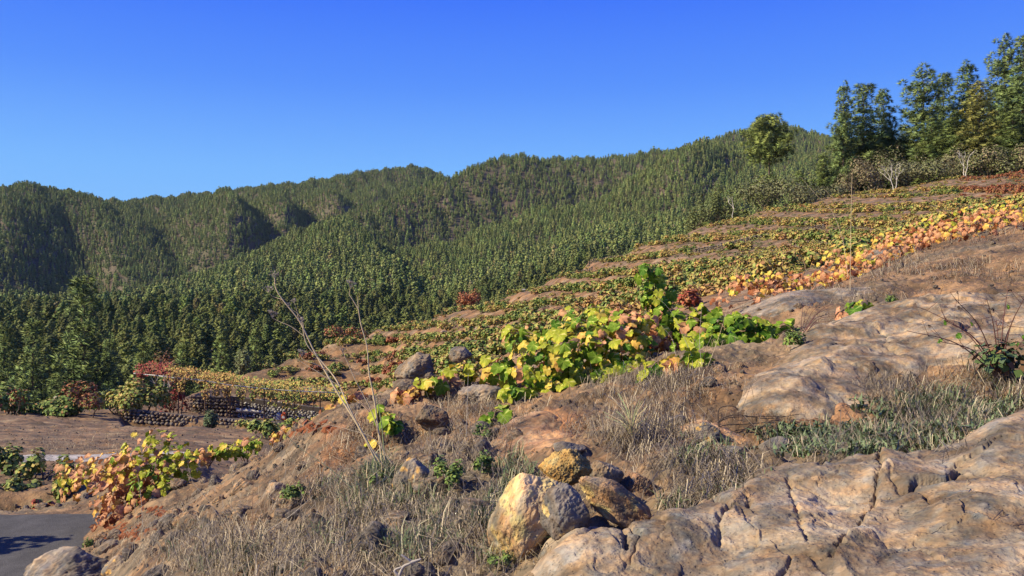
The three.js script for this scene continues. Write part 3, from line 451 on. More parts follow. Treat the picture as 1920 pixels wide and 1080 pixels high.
const onSlope = (px, d) => seat(px, d, -.3);
function rightPine(kind, px, pyTop, d, label, pxWide, turn = 0) { const p = onSlope(px, d), H = (540 - pyTop) / F * d - p.y; kind.crown.computeBoundingBox(); const b = kind.crown.boundingBox, s = H / b.max.y, w = pxWide ? pxWide * 1.35 / F * d / ((b.max.x - b.min.x) * s) : 1; return pineThing('pine_tree', kind, p, s, turn, label, 'pines along the top of the vineyard', w); }
for (const [k, px, py, d, l, w, t] of [
  [hiD, 1440, 208, 140, 'lone round-topped pine standing apart at the vineyard edge', 84, 0],
  [hiB, 1582, 148, 138, 'slender pointed pine at the left end of the tall group', 52, 1],
  [hiA, 1622, 152, 142, 'broad pine just right of the slender pointed one', 96, 2],
  [hiA, 1655, 165, 146, 'dense pine at the right side of the left clump', 70, 4],
  [hiC, 1733, 116, 140, 'open layered pine with bare trunk and one long limb', 104, .4],
  [hiA, 1772, 132, 150, 'round topped pine behind the open layered pine', 66, 1.2],
  [hiB, 1812, 110, 142, 'pointed light green pine between the two tallest groups', 72, 5],
  [hiF, 1838, 150, 130, 'yellowish olive pine in front of the right group', 78, 2.2],
  [hiC, 1884, 58, 136, 'tallest pine near the right edge of the picture', 80, 3],
  [hiA, 1922, 60, 132, 'tall dark pine cut by the right edge', 90, 1],
  [hiE, 1870, 150, 146, 'dark pine filling the gap below the tallest one', 90, 3],
  [hiE, 1700, 232, 150, 'small bushy pine between the two tall clumps', 80, 2],
  [hiE, 1745, 215, 134, 'low bushy pine under the open layered pine', 74, 0],
  [hiE, 1790, 205, 132, 'bushy pine under the pointed light green one', 76, 4],
  [hiE, 1900, 205, 126, 'low dark pine at the right edge above the red vines', 90, 2.5],
  [hiE, 1655, 262, 140, 'low pine at the foot of the broad pine', 90, 1.4],
  [hiE, 1590, 262, 144, 'low spreading pine at the left foot of the clump', 90, 5],
  [hiE, 1545, 285, 150, 'small dark pine sapling left of the clump', 56, 3],
  [hiE, 1500, 318, 150, 'rounded young pine right of the lone pine', 60, 2],
  [hiE, 1955, 120, 132, 'dark pine mostly outside the right edge', 100, 2],
]) rightPine(k, px, py, d, l, w, t);
for (const [k, px, py, d, l, w, t] of [
  [hiA, 155, 508, 96, 'large dark pine rising above the forest at the left', 140, 0],
  [hiA, 62, 590, 88, 'dark bushy pine left of the large pine', 100, 1],
  [hiB, 205, 618, 104, 'narrow pine on the right shoulder of the large pine', 62, 2],
  [hiA, 10, 600, 92, 'dark pine at the left edge behind the hedge', 90, 3],
  [hiE, 110, 668, 80, 'low pine in front of the large dark pine', 84, 4],
  [hiE, 270, 628, 110, 'bushy pine behind the reddish tree', 90, 5],
  [hiE, 345, 628, 112, 'bushy pine right of the reddish tree', 84, 6],
  [hiE, 415, 612, 116, 'rounded pine behind the pergola', 80, .5],
  [hiE, 480, 600, 118, 'rounded pine behind the dry stalks', 70, 1.5],
]) { const p = onSlope(px, d), H = (540 - py) / F * d - p.y; k.crown.computeBoundingBox(); const b = k.crown.boundingBox, s = H / b.max.y; pineThing('pine_tree', k, p, s, t, l, 'near pines at the left of the valley', w / F * d / ((b.max.x - b.min.x) * s) * 1.1); }

// the forest of the valley and the mountains
const midKinds = [11, 12, 13, 14, 15, 16].map((s, i) => pineGeo(s, { H: 12, R: [2.7, 2.2, 3, 2.4, 2.8, 2.1][i], shape: ['full', 'cone', 'full', 'cone', 'full', 'spire'][i], base: .14, whorl: .8, clump: 1, boost: 1.5, jit: .9, needles: 44, wid: .085, core: .45, limbs: false, tint: [[.092, .126, .04], [.086, .118, .038], [.104, .138, .04], [.116, .143, .042], [.082, .11, .036], [.096, .128, .044]][i] }));
const farKinds = [21, 22, 23, 24, 25].map((s, i) => pineGeo(s, { H: 12, R: [2.7, 2.1, 2.9, 2.3, 2.5][i], shape: ['full', 'cone', 'full', 'spire', 'cone'][i], base: .16, whorl: 1.6, clump: 1.45, boost: 1.85, jit: .9, needles: 18, wid: .2, core: .5, limbs: false, tint: [[.09, .127, .043], [.082, .117, .042], [.102, .136, .044], [.087, .122, .046], [.094, .125, .042]][i] }));
{
  const R = rng(404), seenTop = new Map(), pts = [];
  const horizon = px => { const k = Math.round(px / 8); let h = seenTop.get(k); if (!h) { h = []; let m = 1e9; for (let d = 20; d < 2700; d *= 1.02) { m = Math.min(m, 540 - F * heightAt(k * 8, d) / d); h.push([d, m]); } seenTop.set(k, h); } return h; };
  const low = (px, d) => { const h = horizon(px); let m = 1e9; for (const [a, b] of h) { if (a > d * .97) break; m = b; } return m; };
  const tryAt = (px, d, thin) => {
    const x = (px - 960) / F * d, z = -d, e = EDGE(px); if (d < e * 1.12 + 8) return; if (px > 1500 && d < 200) return;
    const bare = fbm2(x / 60, z / 60, 3); if (bare > .36 && R() < .75) return; if (R() > thin) return;
    const y = heightAt(px, d), H = (7.5 + 8 * Math.pow(R(), .8)) * (d < 330 ? .66 : d > 800 ? .82 : .9), topPy = 540 - F * (y + H) / d; if (topPy > low(px, d) + 14) return;
    pts.push({ px, d, x, y, z, H });
  };
  for (let d = 72; d < 2600;) {
    const cell = d < 500 ? 5.4 : d < 1100 ? 6.2 : 6.6, dpx = cell / d * F;
    for (let px = -160 + R() * dpx; px < (d < 2000 ? 2040 : 1000); px += dpx) tryAt(px + (R() - .5) * dpx * .9, d + (R() - .5) * cell, .92);
    d += cell;
  }
  console.log('forest', pts.length);
  pts.sort((a, b) => a.d - b.d); const near = pts.filter(p => p.px > -40 && p.px < 1960).slice(0, 262), own = new Set(near);
  const fit = (p, k) => { const s = p.H / 12 * (.9 + .2 * R()); return { s, w: .85 + .4 * R() }; };
  for (const p of near) { const k = R() < .0 ? hiE : midKinds[Math.floor(R() * 6)], f = fit(p); pineThing('forest_pine', k, V(p.x, p.y - .3, p.z), f.s, R() * 6.28, `${['broad full', 'pointed', 'wide bushy', 'narrow light green', 'dark full', 'slim spire'][midKinds.indexOf(k)]} pine ${p.px < 130 ? 'left of the large dark pine' : p.px < 330 ? 'behind the hedge and reddish tree' : p.px < 520 ? 'behind the pergola' : p.px < 700 ? 'behind the tall dry stalks' : p.px < 900 ? 'beyond the lower terraces' : p.px < 1120 ? 'beyond the rust red terrace bush' : p.px < 1300 ? 'beyond the far vineyard edge' : 'in the wood below the lone round-topped pine'}${p.d < 150 ? ', front row' : p.d < 190 ? ', second row' : ', deeper in'}`, 'pines of the near valley forest', f.w); }
  const lists = [...midKinds, ...farKinds].map(() => []);
  for (const p of pts) { if (own.has(p)) continue; const k = p.d < 520 ? Math.floor(R() * 6) : 6 + Math.floor(R() * 5), f = fit(p); lists[k].push([new THREE.Matrix4().compose(V(p.x, p.y - .3, p.z), new THREE.Quaternion().setFromAxisAngle(V(0, 1, 0), R() * 6.28), V(f.s * f.w, f.s, f.s * f.w)), .75 + .5 * R() + .25 * fbm2(p.x / 70, p.z / 70, 2), R()]); }
  [...midKinds, ...farKinds].forEach((k, i) => {
    if (!lists[i].length) return; const m = new THREE.InstancedMesh(k.crown, leafMat, lists[i].length), c = new THREE.Color(); lists[i].forEach(([q, v, u], j) => { m.setMatrixAt(j, q); if (u > .985) c.setRGB(1.6, 1.1, 1.6); else c.setRGB(v * (.85 + .28 * u), v, v * (.9 + .2 * u)); m.setColorAt(j, c); });
    shade(m); top('pine_forest', m); tag(m, 'dense pine forest covering the mountain slopes', 'forest', null, 'stuff');
  });
}
console.log('forest done');
// ---------------------------------------------------------------- vines
// a grape leaf: five lobes, a notch at the stalk, slightly folded along the midrib
function leafOutline() { const o = []; const lob = [[-90, .10], [-72, .5], [-52, .62], [-38, .60], [-22, .74], [-8, .72], [8, .95], [16, .78], [28, .72], [40, .80], [54, .98], [64, .86], [76, .96], [90, 1.12]]; for (const [a, r] of lob) o.push([a, r]); for (let i = lob.length - 2; i > 0; i--) o.push([180 - lob[i][0], lob[i][1]]); return o.map(([a, r]) => [Math.cos(a * Math.PI / 180) * r * .52, Math.sin(a * Math.PI / 180) * r * .52]); }
const OUT = leafOutline();
function leafGeo(seed, curl) {
  const R = rng(seed), pos = [0, 0, 0], uv = [.5, .5], idx = [], ph = R() * 6;
  for (const [x, y] of OUT) { const a = x * (1 + .08 * (R() - .5)), b = y * (1 + .08 * (R() - .5)), rr = a * a + b * b; pos.push(a, b, -curl * rr * 1.6 - .35 * Math.abs(a) * curl * 2 + .05 * Math.sin(ph + Math.atan2(b, a) * 5)); uv.push(.5 + a * .82, .5 + b * .82); }
  const n = OUT.length; for (let i = 0; i < n; i++) idx.push(0, 1 + i, 1 + (i + 1) % n);
  const g = new THREE.BufferGeometry(); g.setAttribute('position', new THREE.Float32BufferAttribute(pos, 3)); g.setAttribute('uv', new THREE.Float32BufferAttribute(uv, 2)); g.setIndex(idx); g.computeVertexNormals(); return g;
}
const LEAF = [leafGeo(1, .15), leafGeo(2, .35), leafGeo(3, -.2), leafGeo(4, .6), leafGeo(5, .05)], DRYLEAF = [leafGeo(6, .45), leafGeo(7, .65), leafGeo(8, -.5)];
function leafTex(seed, body, edge, vein, edgeFrom, spots) {
  const N = oct([4, 9, 22], seed), cl = pcell(9, seed + 3);
  return tex(128, (x, y) => {
    const a = x - .5, b = y - .5, r = Math.hypot(a, b) * 2.2, th = Math.atan2(b, a), n = N(x, y); let c = mixc(body, edge, sstep(edgeFrom, edgeFrom + .3, r + (n - .5) * .9));
    let v = 1; for (const t of [Math.PI / 2, .75, Math.PI - .75, -.35, Math.PI + .35]) { let dt = Math.abs(th - t); if (dt > Math.PI) dt = 6.283 - dt; if (dt < 1) v = Math.min(v, Math.sin(dt) * r * 26); }
    c = mixc(vein, c, clamp(.35 + v * .65)); const k = .76 + .42 * n; if (cl(x, y)[1] < spots && cl(x, y)[0] < .35) c = mixc(c, edge, .7); return [c[0] * k, c[1] * k * .97, c[2] * k];
  }, true);
}
const leafM = t => new THREE.MeshPhysicalMaterial({ map: t, roughness: .62, side: THREE.DoubleSide, transmission: .22, thickness: 0, ior: 1.3, specularIntensity: .35 });
const LM = {
  green: leafM(leafTex(1, [.40, .53, .14], [.52, .60, .17], [.66, .72, .36], .8, .08)), deep: leafM(leafTex(2, [.27, .43, .12], [.36, .5, .15], [.55, .65, .33], .9, .05)), lime: leafM(leafTex(3, [.62, .67, .20], [.74, .70, .24], [.8, .8, .45], .7, .1)),
  yellow: leafM(leafTex(4, [.80, .73, .30], [.78, .62, .34], [.85, .82, .5], .8, .12)), gold: leafM(leafTex(5, [.84, .69, .33], [.74, .52, .33], [.88, .8, .5], .6, .2)), amber: leafM(leafTex(6, [.79, .61, .43], [.66, .46, .34], [.83, .70, .52], .5, .25)), pink: leafM(leafTex(7, [.80, .60, .44], [.68, .47, .33], [.84, .70, .52], .6, .2)), brown: leafM(leafTex(8, [.60, .37, .22], [.46, .27, .17], [.66, .46, .32], .6, .3)), red: leafM(leafTex(9, [.58, .20, .13], [.46, .15, .11], [.66, .32, .2], .6, .2)),
};
const PAL = { centre: 'green5 lime7 yellow2 gold1 deep2 pink1', limeTop: 'lime5 green5 yellow1 amber1 deep1', greenEnd: 'green8 deep3 lime2', dryHeart: 'pink5 gold3 brown2 lime1 amber2', left: 'gold4 lime3 amber4 yellow2 pink4', leftLow: 'pink6 amber4 gold2 brown3 yellow1', leftTop: 'lime5 green3 yellow2 pink1', rightBank: 'yellow2 gold2 amber3 pink4 brown4 lime1', rightTop: 'yellow4 gold3 amber3 lime2 brown2', tail: 'lime4 green3 pink2 gold1 yellow2', rust: 'red4 brown3 amber1', golden: 'gold4 yellow3 amber3 lime1' };
for (const k in PAL) { const l = []; for (const w of PAL[k].split(' ')) { const [, n, c] = /([a-z]+)(\d)/.exec(w); for (let i = 0; i < +c; i++) l.push(n); } PAL[k] = l; }
const caneMat = std([.20, .135, .085]), caneRed = std([.24, .12, .08]);
const CAM = V(0, .15, 1);
function hang(R, p, out, size, mat, parent, base, flat = 0) {           // one leaf blade at p
  const dry = mat === LM.brown || mat === LM.pink || (mat === LM.amber && R() < .5), g = dry ? DRYLEAF[Math.floor(R() * 3)] : LEAF[Math.floor(R() * 5)];
  const m = mesh('leaf', g, mat, parent), n = out.clone().multiplyScalar(.6).addScaledVector(SUN, .45).addScaledVector(CAM, .25).add(V(R() - .5, R() - .5, R() - .5).multiplyScalar(1.1)).add(V(0, flat, 0)).normalize();
  const down = V((R() - .5) * 1.3, -1, (R() - .5) * 1.0); down.addScaledVector(n, -down.dot(n)).normalize(); const side = V().crossVectors(down, n);
  m.quaternion.setFromRotationMatrix(new THREE.Matrix4().makeBasis(side, down, n)); m.position.copy(p).sub(base); m.scale.setScalar(size); return m;
}
// blobs: [column, row, depth, half width px, half height px, leaves, palette]
function vine(name, label, group, root, blobs, { leaf = .14, seed = 1, thick = .022, canes = true, mat = caneMat } = {}) {
  const R = rng(seed * 97 + 5), base = seat(root[0], root[1], -.03), g = grp(name, base, label, 'grapevine', group), wood = [];
  const tall = Math.max(...blobs.map(b => at(b[0], b[1], b[2]).y - base.y)); if (canes && tall > .4) wood.push(tube(curve([V(0, -.05, 0), V(.03, .12, .02), V(-.02, .22, 0)], 6), thick * 1.5, thick, 7, t => 1 + .2 * Math.sin(t * 19)));
  for (const [px, py, d, rx, ry, n, pal] of blobs) {
    const c = at(px, py, d), a = rx / F * d, b = ry / F * d, z = Math.max(.12, Math.min(a, b * 1.6)), list = PAL[pal];
    if (canes) for (let i = 0; i < 3; i++) { const e = c.clone().sub(base).add(V((R() - .5) * a * 1.5, (R() - .2) * b, (R() - .5) * z)); wood.push(tube(curve([V(0, Math.min(.2, tall * .5), 0), V(e.x * .45, Math.max(.04, e.y * .75) + .03, e.z * .45), e], 9), thick * .3, .003, 5)); }
    for (let i = 0; i < n; i++) {
      const o = dirOf(R, .5), f = Math.pow(R(), .33) * 1.02, p = c.clone().add(V(o.x * a * f, o.y * b * f, o.z * z * f));
      const gy = ground(p.x, p.z); if (p.y < gy + .03) p.y = gy + .03 + .04 * R();
      hang(R, p, o, leaf * (.62 + .6 * R()), LM[list[Math.floor(R() * list.length)]], g, base);
    }
  }
  if (wood.length) mesh('stem', mergeGeometries(wood), mat, g); return g;
}
const near = 'vines of the foreground bank';
vine('grapevine', 'big yellow-green vine in the centre, its left half', near, [1060, 6.5], [[1010, 690, 6, 80, 62, 90, 'centre'], [1075, 670, 6.2, 80, 80, 110, 'centre'], [965, 745, 5.7, 36, 24, 20, 'greenEnd'], [985, 640, 6.8, 54, 40, 34, 'limeTop'], [925, 700, 6.2, 46, 32, 26, 'tail'], [1050, 735, 5.8, 50, 26, 20, 'limeTop']], { seed: 1, leaf: .118 });
vine('grapevine', 'middle of the big central vine with pink dried leaves', near, [1170, 6.7], [[1150, 660, 6.2, 80, 82, 125, 'centre'], [1185, 618, 6.4, 66, 38, 60, 'dryHeart'], [1110, 604, 6.8, 76, 34, 54, 'limeTop'], [1140, 722, 5.9, 76, 28, 46, 'limeTop']], { seed: 2, leaf: .118 });
vine('grapevine', 'vine with a tall upright green shoot above the central mass', near, [1230, 6.9], [[1216, 515, 6.8, 26, 26, 20, 'greenEnd'], [1228, 560, 6.8, 34, 34, 34, 'greenEnd'], [1250, 600, 6.8, 50, 36, 44, 'limeTop'], [1235, 650, 6.7, 46, 40, 44, 'dryHeart']], { seed: 3, leaf: .12 });
vine('grapevine', 'green right end of the central vine behind grass stems', near, [1350, 6.6], [[1310, 615, 6.6, 64, 46, 60, 'limeTop'], [1380, 628, 6.3, 70, 44, 80, 'greenEnd'], [1440, 634, 6.3, 50, 36, 44, 'greenEnd'], [1330, 655, 6.1, 76, 32, 60, 'limeTop']], { seed: 4, leaf: .125 });
vine('grapevine', 'low row of green leaves on the ground right of the vine', near, [1260, 5.4], [[1215, 735, 5.3, 22, 20, 10, 'limeTop'], [1262, 728, 5.3, 26, 14, 11, 'tail'], [1310, 724, 5.3, 28, 12, 11, 'greenEnd']], { seed: 5, leaf: .14 });
vine('grapevine', 'thin vine shoot trailing left along the bank crest', near, [840, 6.6], [[860, 705, 6.4, 36, 20, 22, 'tail'], [800, 724, 6.2, 40, 18, 22, 'tail'], [760, 738, 6.1, 30, 16, 14, 'dryHeart']], { seed: 6, leaf: .13 });
vine('grapevine', 'small vine shoot drooping over the red earth face', near, [925, 5], [[918, 790, 5, 12, 20, 6, 'greenEnd'], [945, 772, 5, 14, 10, 5, 'greenEnd']], { seed: 7, leaf: .13 });
vine('grapevine', 'vine shoot climbing behind the tall dry stalks', near, [712, 5.4], [[715, 775, 5.4, 22, 20, 12, 'tail'], [730, 800, 5.2, 14, 22, 9, 'greenEnd'], [665, 758, 6.4, 26, 20, 12, 'golden'], [620, 775, 7, 22, 14, 9, 'dryHeart'], [700, 840, 5.2, 12, 24, 6, 'tail']], { seed: 8, leaf: .12 });
vine('grapevine', 'lone vine shoot with red leaf above the right rock hump', near, [1608, 6.6], [[1606, 575, 6.4, 18, 16, 8, 'greenEnd'], [1580, 592, 6.4, 12, 8, 3, 'dryHeart']], { seed: 9, leaf: .13 });
const lf = 'vines beside the road';
vine('grapevine', 'orange and gold left half of the roadside vine bush', lf, [230, 10.2], [[190, 905, 10, 70, 58, 110, 'left'], [235, 940, 9.7, 66, 52, 100, 'leftLow'], [145, 890, 10.3, 44, 34, 40, 'left'], [205, 972, 9.5, 34, 20, 24, 'leftLow']], { seed: 10, leaf: .125 });
vine('grapevine', 'yellow-green upper right half of the roadside vine bush', lf, [295, 10], [[285, 862, 10, 72, 54, 110, 'leftTop'], [250, 885, 9.8, 56, 48, 64, 'left'], [328, 882, 9.8, 46, 46, 60, 'leftTop'], [285, 925, 9.5, 46, 42, 46, 'limeTop']], { seed: 11, leaf: .125 });
vine('grapevine', 'small mixed vine right behind the roadside bush', lf, [390, 10.8], [[375, 858, 10.8, 26, 16, 30, 'left'], [415, 848, 11, 34, 16, 44, 'leftTop']], { seed: 12, leaf: .12 });
vine('grapevine', 'green vine tuft further along the row beyond the bush', lf, [465, 11.5], [[468, 838, 11.5, 30, 20, 50, 'leftTop'], [445, 850, 11.2, 20, 12, 18, 'greenEnd']], { seed: 13, leaf: .12 });
vine('grapevine', 'yellow vine tuft at the end of the row by the earth bank', lf, [540, 13], [[535, 818, 13, 28, 16, 44, 'golden'], [515, 828, 13, 12, 10, 10, 'left'], [600, 790, 14, 20, 14, 20, 'golden']], { seed: 14, leaf: .12 });
const rb = 'autumn vines on the right bank';
[['pale orange vine at the left end of the right bank row', 1420, 530, 11, 'rightBank'], ['low orange vine left of the grey rock on the bank', 1500, 528, 11.5, 'rightBank'], ['orange vine in front of the grey rock on the bank', 1580, 520, 12, 'rightBank'], ['yellow and green vine in the middle of the right bank', 1640, 508, 11.8, 'rightBank'], ['rusty vine below the bright yellow ones', 1720, 500, 12, 'rightBank'], ['peach coloured vine near the right edge on the bank', 1800, 488, 12, 'rightBank'], ['peach vine at the right edge beside dry grass', 1880, 475, 12, 'rightBank'], ['bright yellow vine on the upper right row, left end', 1700, 450, 15, 'rightTop'], ['bright yellow vine in the middle of the upper right row', 1780, 425, 15.5, 'rightTop'], ['bright yellow vine near the right edge of the upper row', 1860, 408, 16, 'rightTop'], ['yellow vine tuft cut by the right edge above the bank', 1915, 395, 16.5, 'rightTop'], ['yellow-orange vine trailing at the start of the upper row', 1600, 480, 14.5, 'golden']]
  .forEach(([l, px, py, d, pal], i) => { const P = at(px, py, d), gy = ground(P.x, P.z), up = 540 - F * (gy + .1) / d; vine('grapevine', l, rb, [px, d], [[px - 22, Math.min(py + 6, up), d, 48, 26, 44, pal], [px + 30, Math.min(py, up), d + .3, 46, 24, 40, i % 3 ? pal : 'golden'], [px, Math.min(py + 14, up), d - .4, 76, 16, 24, 'rightBank'], [px - 30, Math.min(py + 36, up + 14), d - 1.2, 80, 16, 18, 'leftLow']], { seed: 30 + i, leaf: .105 }); });

// vines standing in rows on the terraces, seen from afar
const TINTS = { green: [.13, .2, .035], lime: [.22, .25, .055], yellow: [.38, .30, .075], gold: [.38, .24, .065], amber: [.34, .175, .065], brown: [.2, .11, .05], red: [.3, .06, .03], dark: [.06, .1, .025], crimson: [.22, .03, .03], rustred: [.3, .1, .045], sage: [.15, .16, .075], scrub: [.165, .155, .075], dryshrub: [.23, .18, .10], broom: [.17, .2, .07], rosemary: [.06, .1, .045], olive: [.13, .15, .045] };
function bushGeo(seed, n, w, h, dz, size, mix, { flatTop = .3, stems = 0 } = {}) {
  const R = rng(seed), s = soup(), tot = mix.reduce((a, m) => a + m[1], 0);
  const lumps = []; for (let i = 0; i < 7; i++) lumps.push(V((R() - .5) * 1.5 * w, h * (.25 + .55 * R()), (R() - .5) * 1.5 * dz));
  for (let i = 0; i < n; i++) {
    const l = lumps[Math.floor(R() * 7)], o = dirOf(R, .4), f = Math.pow(R(), .4), p = V(l.x + o.x * w * .42 * f, Math.max(.04, l.y + o.y * h * .42 * f), l.z + o.z * dz * .42 * f);
    let q = R() * tot, c = mix[0][0]; for (const m of mix) { if ((q -= m[1]) <= 0) { c = m[0]; break; } } const t = TINTS[c], v = .75 + .5 * R(), col = [t[0] * v, t[1] * v, t[2] * v];
    const nn = o.clone().add(V(R() - .5, flatTop + R() * .6, R() - .5)).normalize(), a = V().crossVectors(nn, V(R() - .5, R() - .5, R() - .5)).normalize(), b = V().crossVectors(nn, a), k = size * (.6 + .7 * R());
    const A = p.clone().addScaledVector(a, k * .5), B = p.clone().addScaledVector(b, k * .5), Cc = p.clone().addScaledVector(a, -k * .5), D = p.clone().addScaledVector(b, -k * .5).addScaledVector(nn, -k * .15);
    tri(s, A, B, Cc, nn, nn, nn, col); tri(s, A, Cc, D, nn, nn, nn, col);
  }
  return soupGeo(s);
}
const stumpGeo = mergeGeometries([tube([V(0, -.1, 0), V(.03, .12, .02), V(-.03, .3, 0)], .03, .02, 5), tube([V(-.03, .28, 0), V(.2, .4, .05)], .014, .005, 4), tube([V(-.03, .28, 0), V(-.25, .42, -.05)], .014, .005, 4)]);
const ROWK = {
  green: [1, 2].map(i => bushGeo(i, 260, .75, .62, .45, .15, [['green', 5], ['lime', 4], ['dark', 2], ['yellow', 1]])), mixed: [3, 4].map(i => bushGeo(i, 240, .75, .55, .45, .15, [['lime', 5], ['green', 2], ['yellow', 3], ['gold', 1], ['brown', 1]])),
  yellow: [5, 6].map(i => bushGeo(i, 230, .75, .5, .45, .15, [['yellow', 5], ['lime', 3], ['gold', 3], ['amber', 1], ['brown', 1]])), amber: [7, 8].map(i => bushGeo(i, 220, .75, .5, .45, .15, [['amber', 4], ['gold', 3], ['yellow', 2], ['brown', 2]])), weeds: [11, 12].map(i => bushGeo(i, 150, .8, .4, .6, .12, [['dryshrub', 3], ['scrub', 3], ['sage', 3], ['olive', 2]])), red: [9, 10].map(i => bushGeo(i, 240, .8, .55, .5, .15, [['rustred', 5], ['amber', 2], ['brown', 2], ['red', 1]])),
};
{
  const R = rng(909), all = [];
  for (let px = 440; px < 1990; px += 5) {
    const e = EDGE(px); let last = null;
    for (let d = 27; d < e * 1.06; d *= 1.006) {
      const py = column(px)(Math.log(d)), w = terraceWeight(px, d); if (w < .3) { last = null; continue; }
      const ph = bandPhase(px, py), k = Math.floor(ph - .36), k2 = Math.floor(ph - .72);
      if (last && k !== last[0]) all.push([px, d, 0]); if (last && k2 !== last[1] && (px > 1180 || R() < .35)) all.push([px, d, 1]); last = [k, k2];
    }
  }
  const kept = [], taken = new Set();
  for (const [px, d, which] of all) {
    const x = (px - 960) / F * d, z = -d, gx = Math.round(x / .62), gz = Math.round(z / .62), key = gx + ',' + gz; if (taken.has(key)) continue;
    if (fbm2(x / 5 + 20, z / 5, 2) < -.3 || R() < .14) continue; if (px > 1290 && px < 1530) { const py = 540 - F * heightAt(px, d) / d; if (py > 468 && py < 496) continue; }
    taken.add(key); kept.push({ px, d, x: x + (R() - .5) * .8, z: z + (R() - .5) * 1.1, which });
  }
  const kindOf = p => { const n = fbm2(p.x / 7, p.z / 7 + 3, 3), py = 540 - F * heightAt(p.px, p.d) / p.d; if (p.px > 1800 && py < 372 + (R() - .5) * 20) return R() < .8 ? 'red' : 'amber'; if (p.px < 760) return n > .3 ? 'red' : n > -.05 ? 'green' : 'mixed'; if (p.px < 1180) return n > .42 ? 'amber' : n > 0 ? 'mixed' : R() < .6 ? 'green' : 'yellow'; return n > .4 ? 'amber' : n > -.05 ? 'yellow' : R() < .3 ? 'green' : 'mixed'; };
  console.log('row vines', kept.length);
  const big = kept.filter(p => p.px > 440 && p.px < 1960).sort((a, b) => a.d - b.d).slice(0, 290), own = new Set(big), lists = {};
  const WORD = { green: 'green leafy', mixed: 'yellow-green', yellow: 'yellow', amber: 'amber brown', red: 'rust red' };
  for (const p of kept) {
    const kind = kindOf(p), v = Math.floor(R() * 2), y = ground(p.x, p.z) - .04, s = .7 + .45 * R(), turn = (R() - .5) * 1.2;
    if (own.has(p)) { const g = grp('terrace_vine', V(p.x, y, p.z), `low ${WORD[kind]} vine in the ${p.d < 33 ? 'front' : p.d < 37 ? 'second' : p.d < 42 ? 'third' : 'further'} terrace rows ${p.px < 600 ? 'above the pergola' : p.px < 700 ? 'behind the tall stalks' : p.px < 800 ? 'left of the lumpy boulder' : p.px < 900 ? 'above the crest boulders' : p.px < 1000 ? 'left of the central vine' : p.px < 1150 ? 'behind the central vine' : p.px < 1260 ? 'beside the upright shoot' : p.px < 1400 ? 'behind the red vine' : p.px < 1550 ? 'left of the thin pale stem' : p.px < 1700 ? 'right of the thin pale stem' : 'behind the yellow bank vines'}`, 'grapevine', 'vines in the nearer terrace rows'); g.scale.set(s, s * (.9 + .3 * R()), s); g.rotation.y = turn; const f = mesh('foliage', ROWK[kind][v], leafMat, g); f.userData.kind = 'stuff'; mesh('stem', stumpGeo, caneMat, g); }
    else (lists[kind + v] ??= { g: ROWK[kind][v], m: [] }).m.push(new THREE.Matrix4().compose(V(p.x, y, p.z), new THREE.Quaternion().setFromAxisAngle(V(0, 1, 0), turn), V(s, s, s)));
  }
  for (let i = 0; i < 11000; i++) {                                     // stray plants and weeds between the rows
    const px = 440 + 1540 * R(), d = 27 * Math.pow(5, R()), w = terraceWeight(px, d); if (w < .3 || R() > (px > 1180 ? .8 : .4)) continue; const x = (px - 960) / F * d, n = fbm2(x / 4 + 50, d / 4, 2); if (n < -.5) continue;
    const kind = R() < .5 ? 'weeds' : n > .35 ? 'amber' : px > 1800 ? (R() < .5 ? 'red' : 'yellow') : R() < .6 ? 'yellow' : 'mixed', v = Math.floor(R() * 2), s = kind === 'weeds' ? .35 + .4 * R() : .3 + .4 * R();
    (lists[kind + v] ??= { g: ROWK[kind][v], m: [] }).m.push(new THREE.Matrix4().compose(V(x, ground(x, -d) - .04, -d), new THREE.Quaternion().setFromAxisAngle(V(0, 1, 0), R() * 6), V(s, s * .8, s)));
  }
  for (const k in lists) { const m = new THREE.InstancedMesh(lists[k].g, leafMat, lists[k].m.length); lists[k].m.forEach((q, i) => m.setMatrixAt(i, q)); shade(m); top('vine_rows', m); tag(m, 'far rows of low autumn vines on the upper terraces', 'vineyard', null, 'stuff'); }
}
console.log('vines done');
// ---------------------------------------------------------------- shrubs, hedge and bare trees
function twigs(seed, h, w, n, depth, r0 = .03, spread = .9) {           // bare branching wood
  const R = rng(seed), out = [];
  const grow = (p, d, L, r, k) => { const q = p.clone().addScaledVector(d, L), m = p.clone().lerp(q, .5).add(V((R() - .5) * L * .2, 0, (R() - .5) * L * .2)); out.push(tube([p, m, q], r, r * .6, k > 1 ? 5 : 4)); if (k > 0) { const c = 2 + Math.floor(R() * 2); for (let i = 0; i < c; i++) grow(q, d.clone().add(V((R() - .5) * 2 * spread, (R() - .25) * spread, (R() - .5) * 2 * spread)).normalize(), L * (.6 + .25 * R()), r * .58, k - 1); } };
  for (let i = 0; i < n; i++) { const a = i / n * 6.28 + R(); grow(V(Math.cos(a) * .04, -.1, Math.sin(a) * .04), V(Math.cos(a) * w / h * .6, 1, Math.sin(a) * w / h * .6).normalize(), h * .34, r0, depth); }
  return mergeGeometries(out);
}
function shrub(name, label, cat, px, pyTop, pyBase, wPx, d, mix, { n = 700, leaf = .2, seed = 1, group, wood = barkMat, lift, stem = 4, trunk = 0 } = {}) {
  const p = lift === undefined ? seat(px, d, -.1) : at(px, pyBase, d), h = Math.max((pyBase - pyTop) / F * d, (540 - pyTop) / F * d - p.y), w = wPx / 2 / F * d;
  const g = grp(name, p, label, cat, group), f = mesh('foliage', bushGeo(seed + 300, n, w * .95, (h - trunk) * .95, w * .85, leaf, mix), leafMat, g); f.position.y = trunk; f.userData.kind = 'stuff';
  mesh('stem', twigs(seed + 500, h * .8, w, stem, 2, .03 + .008 * h), wood, g); return g;
}
const ur = 'shrubs along the top of the vineyard';
